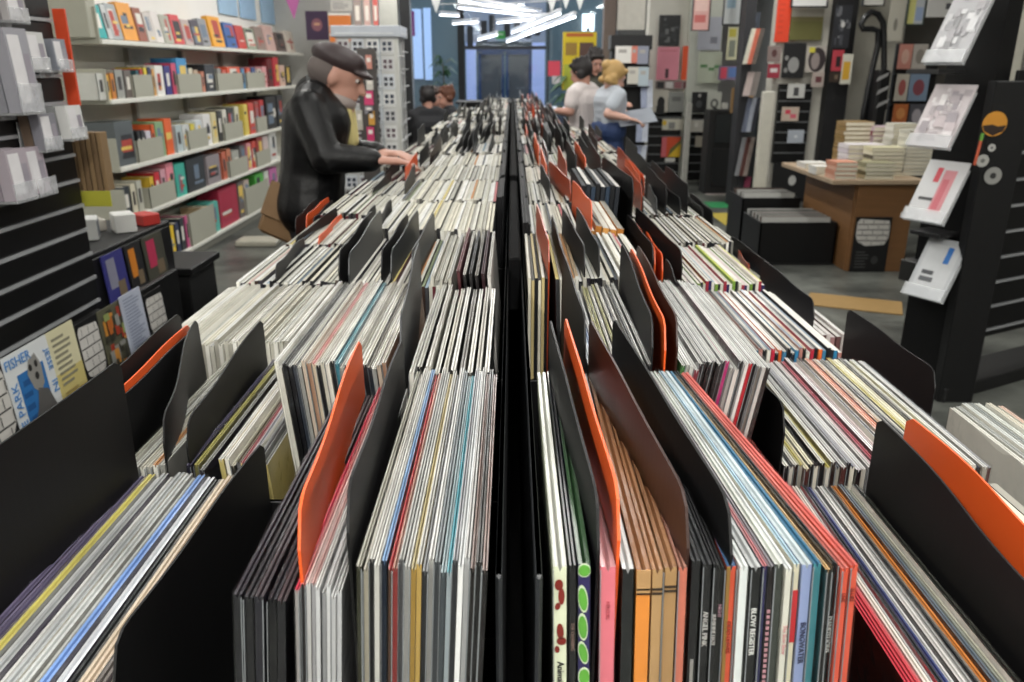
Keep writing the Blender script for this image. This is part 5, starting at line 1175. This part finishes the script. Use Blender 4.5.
# ------------------------------------------------------------------ people
SKIN = mat('#bb8d7c', .55, 0, .08, 12); SKIN2 = mat('#caa090', .55, 0, .08, 12)
def remesh(o, vox=.009, sm=3):
    m = o.modifiers.new('remesh', 'REMESH'); m.mode = 'VOXEL'; m.voxel_size = vox; m.use_smooth_shade = True
    s_ = o.modifiers.new('smooth', 'SMOOTH'); s_.iterations = sm; s_.factor = .5
def hand(mb, wrist, direc, palmn, m, size=.18, side=1, curl=.5):
    """palm and five fingers; direc = towards the fingertips, palmn = out of the palm"""
    d = Vector(direc).normalized(); n = Vector(palmn); n = (n - d*n.dot(d)).normalized(); s = d.cross(n)*side
    w = Vector(wrist); P0 = w + d*size*.02; P1 = w + d*size*.50
    for k in (-1.2, -.4, .4, 1.2): mb.cap(P0 + s*k*size*.09, P1 + s*k*size*.125, size*.085, size*.075, m, 8)
    for k, L in ((-1.35, .40), (-.45, .46), (.45, .50), (1.35, .44)):
        a = P1 + s*k*size*.125; b = a + (d*math.cos(curl*.5) + n*math.sin(curl*.5))*L*size*.45
        c = b + (d*math.cos(curl*1.3) + n*math.sin(curl*1.3))*L*size*.35; e = c + (d*math.cos(curl*2) + n*math.sin(curl*2))*L*size*.25
        mb.cap(a, b, size*.052, size*.048, m, 8); mb.cap(b, c, size*.048, size*.043, m, 8); mb.cap(c, e, size*.043, size*.036, m, 8)
    t0 = w + d*size*.15 + s*size*.17; t1 = t0 + (d*.6 + s*.6 + n*.25).normalized()*size*.22; t2 = t1 + (d*.85 + s*.2 + n*.35).normalized()*size*.17
    mb.cap(t0, t1, size*.07, size*.055, m, 8); mb.cap(t1, t2, size*.055, size*.042, m, 8)
def person(label, J, face, skin, top, trous, hairm, sleeve='short', pitch=20, hair='short', topname='shirt', shoe=mat('#1c1b1b', .5), hs=1.0, bulk=1.0, curl=.5, shortr=1.0):
    base = Vector((J['pelvis'].x, J['pelvis'].y, 0))
    J = {k: v - base for k, v in J.items()}
    root = empty('person', base); tag(root, label, 'person')
    f = Vector(face).normalized(); upv = Vector((0,0,1)); sd = f.cross(upv).normalized()   # sd = person's right
    b = MB(); H = J['head']; neck = J['neck']
    ff = (f*math.cos(rad(pitch)) - upv*math.sin(rad(pitch))).normalized(); uu = (upv*math.cos(rad(pitch)) + f*math.sin(rad(pitch))).normalized()
    Mh = Matrix((sd, ff, uu)).transposed()
    def hp3(x, y, z): return H + Mh @ Vector((x, y, z))*hs
    b.ell(hp3(0, -.01, .02), (.074*hs, .094*hs, .095*hs), skin, Mh, 20, 14)
    b.ell(hp3(0, .025, -.045), (.056*hs, .066*hs, .072*hs), skin, Mh, 18, 12)      # jaw
    b.cap(hp3(0, .075, -.10), hp3(0, .06, -.095), .022, .024, skin)                 # chin
    b.cap(hp3(0, .086, .02), hp3(0, .108, -.022), .008, .014, skin, 8)              # nose
    b.cap(hp3(-.035, .078, .035), hp3(.035, .078, .035), .012, .012, skin, 8)       # brow
    b.cap(hp3(-.02, .088, -.052), hp3(.02, .088, -.052), .008, .008, skin, 8)       # lips
    for s_ in (-1, 1): b.ell(hp3(s_*.076, -.012, -.005), (.011, .02, .033), skin, Mh, 8, 6)
    b.cap(neck, H - Mh @ Vector((0, .02, .04)), .056, .052, skin)
    ch, wa, pe = J['chest'], J['waist'], J['pelvis']
    tors = [((J['sr']*.55+neck*.45), (J['sl']*.55+neck*.45), .062), (J['sr']*.82+ch*.18, J['sl']*.82+ch*.18, .066), (ch+sd*.085, ch-sd*.085, .112), (ch*.45+wa*.55+sd*.075, ch*.45+wa*.55-sd*.075, .105), (wa+sd*.065, wa-sd*.065, .103), (pe+sd*.085, pe-sd*.085, .108)]
    def torso(mb, m, g):
        for p, q, r in tors: mb.cap(p, q, r*bulk+g, r*bulk+g, m, 14)
        for i in range(len(tors)-1):
            for s_ in (0, 1): mb.cap(tors[i][s_], tors[i+1][s_], tors[i][2]*bulk+g, tors[i+1][2]*bulk+g, m, 14)
    torso(b, skin, 0)
    for s_ in 'rl':
        b.cap(J['s'+s_], J['e'+s_], .048, .040, skin); b.cap(J['e'+s_], J['w'+s_], .040, .027, skin)
        fd = (J['w'+s_]-J['e'+s_]).normalized()
        pn = Vector((0, 0, -1)) if abs(fd.z) < .8 else -sd*(1 if s_ == 'r' else -1)
        hand(b, J['w'+s_], J.get('hd'+s_, fd+base*0) if ('hd'+s_) in J else fd, pn, skin, .175, 1 if s_ == 'r' else -1, curl)
        b.cap(J['h'+s_], J['k'+s_], .078, .055, skin); b.cap(J['k'+s_], J['a'+s_], .053, .036, skin)
    bo = b.build('body', root); remesh(bo, .008, 4)
    for s_ in (-1, 1):
        e_ = MB(); e_.ell(hp3(s_*.031, .071, .015), (.0105*hs,)*3, mat('#cfc6c0', .3), None, 10, 8); e_.ell(hp3(s_*.031, .079, .013), (.0065*hs,)*3, mat('#2a1c14', .2), None, 8, 6)
        e_.build('eye', root, smooth=True)
    # clothing
    t = MB(); torso(t, top, .012)
    for s_ in 'rl':
        if sleeve == 'long': t.cap(J['s'+s_], J['e'+s_], .066, .058, top); t.cap(J['e'+s_], J['e'+s_]*.08+J['w'+s_]*.92, .058, .044, top)
        else: t.cap(J['s'+s_], J['s'+s_]*.42+J['e'+s_]*.58, .062, .064, top)
    if sleeve == 'long':
        for i in range(5):   # creases over the elbow
            for s_ in 'rl':
                q = J['e'+s_] + (J['s'+s_]-J['e'+s_])*.09*i; t.cap(q + Vector((0,-.05,.01)), q + Vector((.02,-.045,-.03)), .014, .012, top, 6)
    to = t.build(topname, root); remesh(to, .009, 3)
    bk = max(1.0, bulk); tr = MB(); tr.cap(pe+sd*.085, pe-sd*.085, .118*bk, .118*bk, trous, 14)
    for s_ in 'rl':
        tr.cap(pe + (J['h'+s_]-pe)*.8, J['k'+s_], .098*bk, .068*shortr, trous); tr.cap(J['k'+s_], J['a'+s_]+Vector((0,0,.02)), .068*shortr, .056*shortr, trous)
    to = tr.build('trousers', root); remesh(to, .010, 3)
    for s_ in 'rl':
        a = J['a'+s_]; m = MB(); m.cap(Vector((a.x, a.y, .055)), Vector((a.x+f.x*.14, a.y+f.y*.14, .035)), .05, .036, shoe); m.cap(Vector((a.x, a.y, .06)), Vector((a.x, a.y, .11)), .046, .046, shoe)
        so_ = m.build('shoe', root); remesh(so_, .01, 2)
    h = MB()
    if hair in ('short', 'long', 'bun'):
        h.ell(hp3(0, -.024, .036), (.087*hs, .100*hs, .098*hs), hairm, Mh, 18, 12)
        h.cap(hp3(-.055, -.03, -.02), hp3(.055, -.03, -.02), .045*hs, .045*hs, hairm)
        h.cap(hp3(-.05, .055, .082), hp3(.05, .055, .082), .022, .022, hairm)
        if hair == 'short': 
            for k in range(9): q = k*.7; h.cap(hp3(.055*math.cos(q), -.03+.06*math.sin(q), .09), hp3(.062*math.cos(q+.3), -.03+.068*math.sin(q+.3), .115), .026, .018, hairm, 8)
        if hair == 'bun': h.ell(hp3(0, -.11, .05), (.05, .045, .045), hairm, Mh, 14, 10); h.cap(hp3(-.07, -.0, -.05), hp3(-.05, -.07, -.06), .025, .03, hairm); h.cap(hp3(.07, -.0, -.05), hp3(.05, -.07, -.06), .025, .03, hairm)
        ho = h.build('hair', root); remesh(ho, .009, 2)
    return root, hp3, Mh, sd, f, J, base
def legs(J, sd, f, foot=.0, spread=.1, kneef=.03, fz=0):
    p = J['pelvis']
    for s_, sg in (('r', 1), ('l', -1)):
        J['h'+s_] = p + sd*sg*spread*.9 + Vector((0,0,-.03))
        J['a'+s_] = Vector((p.x, p.y, .08)) + sd*sg*(spread+.02) + f*foot*sg
        J['k'+s_] = (J['h'+s_]+J['a'+s_])/2 + f*kneef + Vector((0,0,.02))
# man in the flat cap, facing the rack (+x)
f = Vector((1, .12, 0)).normalized(); sdv = f.cross(Vector((0,0,1))).normalized()
J = {}
J['head'] = W(338, 77, 3.05); J['neck'] = W(322, 93, 3.07); J['chest'] = W(319, 122, 3.08); J['waist'] = W(314, 170, 3.08); J['pelvis'] = W(311, 203, 3.08)
J['sr'] = W(308, 108, 2.92); J['er'] = W(326, 158, 2.86); J['wr'] = W(374, 160, 2.90)
J['sl'] = W(322, 106, 3.23); J['el'] = W(335, 150, 3.30); J['wl'] = W(380, 153, 3.20)
legs(J, sdv, f, .05, .10)
LEA = mat('#060607', .45, 0, .3, 26, .9, spec=.35)
root, hp3, Mh, sd_, f_, J_, base = person('man in a flat brown cap and black leather jacket flipping through records', J, f, SKIN, LEA, mat('#1e1f24', .7), mat('#8a8480', .7), 'long', 22, 'none', 'leather_jacket', curl=.35, bulk=1.0, hs=.95)
h = MB(); CAPM = mat('#35292a', .55, 0, .15, 20)
h.ell(hp3(0, -.015, .062), (.085, .104, .050), CAPM, Mh, 20, 12); h.ell(hp3(0, .075, .042), (.068, .052, .014), CAPM, Mh, 18, 10); h.cap(hp3(-.04, .05, .075), hp3(.04, .05, .075), .030, .030, CAPM)
ho = h.build('flat_cap', root); remesh(ho, .007, 3)
h = MB(); GH = mat('#9a8f8a', .8); h.ell(hp3(0, .030, -.076), (.062, .066, .036), GH, Mh, 16, 10); ho = h.build('grey_beard', root); remesh(ho, .007, 2)
h = MB(); h.ell(hp3(0, -.040, .006), (.079, .078, .066), mat('#5e5552', .8), Mh, 16, 10); ho = h.build('hair', root); remesh(ho, .008, 2)
h = MB(); nk = J_['neck']; h.cap(nk+Vector((-.02,0,-.01)), nk+Vector((.03,0,.01)), .082, .074, LEA, 14); ho = h.build('collar', root); remesh(ho, .009, 2)
h = MB(); h.cap(nk+Vector((.075,-.03,-.03)), nk+Vector((.10,-.02,-.17)), .036, .024, mat('#cfc284', .6)); h.cap(nk+Vector((.075,.03,-.03)), nk+Vector((.10,.02,-.17)), .036, .024, mat('#cfc284', .6)); ho = h.build('yellow_scarf', root); remesh(ho, .008, 2)
# satchel
p = W(287, 212, 3.0)
bg = empty('satchel', p); tag(bg, 'brown satchel hanging behind the man in the cap', 'bag'); bg.rotation_euler = (0, rad(24), 0)
BGM = mat('#7d6040', .6, 0, .12, 12)
MB().bbox(-.075, .075, -.05, .05, -.10, .10, BGM, .012).build('body', bg); MB().bbox(-.08, .08, -.057, -.048, -.03, .103, mat('#84684a', .6), .004).build('flap', bg)
MB().tube([(-.06, 0, .10), (.0, .02, .2), (.09, .05, .30)], .008, BGM, 6).build('strap', bg)
# the three shoppers on the right
f = Vector((-.8, .6, 0)).normalized(); sdv = f.cross(Vector((0,0,1))).normalized()
J = {'head': W(581, 73, 7.5), 'neck': W(584, 87, 7.5), 'chest': W(585, 102, 7.5), 'waist': W(586, 122, 7.5), 'pelvis': W(586, 138, 7.5)}
J['sr'] = J['neck'] + sdv*.18 + Vector((0,0,-.05)); J['sl'] = J['neck'] - sdv*.18 + Vector((0,0,-.05))
J['el'] = W(570, 112, 7.3); J['wl'] = W(557, 111, 7.3); J['er'] = J['sr'] + Vector((.05, .05, -.28)); J['wr'] = J['er'] + f*.22
legs(J, sdv, f, .04)
person('dark-haired man in a white T-shirt seen from behind', J, f, SKIN, mat('#cfc6c4', .8, 0, .06, 6), mat('#1b1c20', .7), mat('#1c1718', .6), 'short', 18, 'short', 't_shirt', bulk=1.0)
f = Vector((.75, .3, 0)).normalized(); sdv = f.cross(Vector((0,0,1))).normalized()
J = {'head': W(614, 77, 7.1), 'neck': W(611, 89, 7.1), 'chest': W(610, 102, 7.1), 'waist': W(609, 117, 7.1), 'pelvis': W(608, 130, 7.1)}
J['sr'] = J['neck'] + sdv*.15 + Vector((0,0,-.05)); J['sl'] = J['neck'] - sdv*.15 + Vector((0,0,-.05))
J['er'] = W(608, 114, 6.9); J['wr'] = W(626, 118, 6.88); J['el'] = W(618, 110, 7.3); J['wl'] = W(631, 116, 7.2)
legs(J, sdv, f, .04)
person('fair-haired woman in a grey T-shirt and blue jeans reading a sleeve', J, f, SKIN2, mat('#aeb4bc', .8, 0, .06, 6), mat('#2c3f68', .7, 0, .15, 12), mat('#b5935c', .6), 'short', 28, 'bun', 't_shirt', shortr=1.1, bulk=.84)
a = W(636, 117, 7.0); o = MB().bbox(-.155, .155, -.155, .155, -.003, .003, mat('#8a8f98', .35), .001).build('record_sleeve', None, a, (rad(18), rad(-8), 0)); tag(o, 'grey record sleeve held flat by the woman in jeans', 'record')
f = Vector((.3, -.95, 0)).normalized(); sdv = f.cross(Vector((0,0,1))).normalized()
J = {'head': W(595, 62, 8.9), 'neck': W(598, 73, 9.0), 'chest': W(600, 88, 9.0), 'waist': W(601, 105, 9.0), 'pelvis': W(601, 120, 9.0)}
J['sr'] = J['neck'] + sdv*.18 + Vector((0,0,-.05)); J['sl'] = J['neck'] - sdv*.18 + Vector((0,0,-.05))
for s_, sg in (('r', 1), ('l', -1)): J['e'+s_] = J['s'+s_] + sdv*sg*.04 + Vector((0,0,-.28)); J['w'+s_] = J['e'+s_] + f*.2 + Vector((0,0,.02))
legs(J, sdv, f, .04)
person('dark-haired man in black and olive standing behind the white T-shirt', J, f, SKIN, mat('#3a3a30', .8), mat('#22232a', .7), mat('#1d1716', .6), 'long', 25, 'short', 'jacket')
# three seated figures on the left, far
for i, (u, v, d, fx_, topc, lb, hc) in enumerate(((427, 98, 9.4, (-.4, .9, 0), '#17181c', 'seated person in black with dark hair, leftmost of three', '#1d191a'), (437, 98, 10.2, (.5, -.8, 0), '#2c2d34', 'seated person facing forward, middle of three', '#3a2a24'), (446, 97, 9.9, (-.9, -.3, 0), '#1f2024', 'seated person in dark clothes with brown hair, rightmost of three', '#5a3320'))):
    f = Vector(fx_).normalized(); sdv = f.cross(Vector((0,0,1))).normalized()
    hd_ = W(u, v, d); q = Vector((hd_.x, hd_.y, 0))
    J = {'head': hd_, 'neck': hd_ - Vector((0,0,.13)) - f*.03, 'chest': hd_ - Vector((0,0,.30)) - f*.05, 'waist': q - f*.06 + Vector((0,0,hd_.z-.50)), 'pelvis': q - f*.05 + Vector((0,0,hd_.z-.64))}
    for s_, sg in (('r', 1), ('l', -1)):
        J['s'+s_] = J['neck'] + sdv*sg*.18 + Vector((0,0,-.05)); J['e'+s_] = J['s'+s_] + f*.10 + sdv*sg*.04 + Vector((0,0,-.26)); J['w'+s_] = J['e'+s_] + f*.20 - sdv*sg*.08 + Vector((0,0,.03))
        J['h'+s_] = J['pelvis'] + sdv*sg*.09; J['k'+s_] = J['h'+s_] + f*.40 + Vector((0,0,-.02)); J['a'+s_] = Vector((J['k'+s_].x, J['k'+s_].y, .08)) + f*.02
    person(lb, J, f, SKIN, mat(topc, .8), mat('#1b1c22', .8), mat(hc, .6), 'long', 10, 'short', 'jacket')
    sh = J['pelvis'].z - .12
    e = empty('stool', (J['pelvis'].x, J['pelvis'].y, 0)); tag(e, 'dark round stool under the ' + ['leftmost', 'middle', 'rightmost'][i] + ' seated person', 'stool', 'stools on the far left')
    MB().tube([(0,0,sh-.04),(0,0,sh)], .16, BLK, 18).build('seat', e)
    for k in range(4): a_ = k*1.5708+.5; MB().tube([(math.cos(a_)*.1, math.sin(a_)*.1, sh-.04), (math.cos(a_)*.17, math.sin(a_)*.17, 0)], .011, STEEL, 6).build('leg', e)
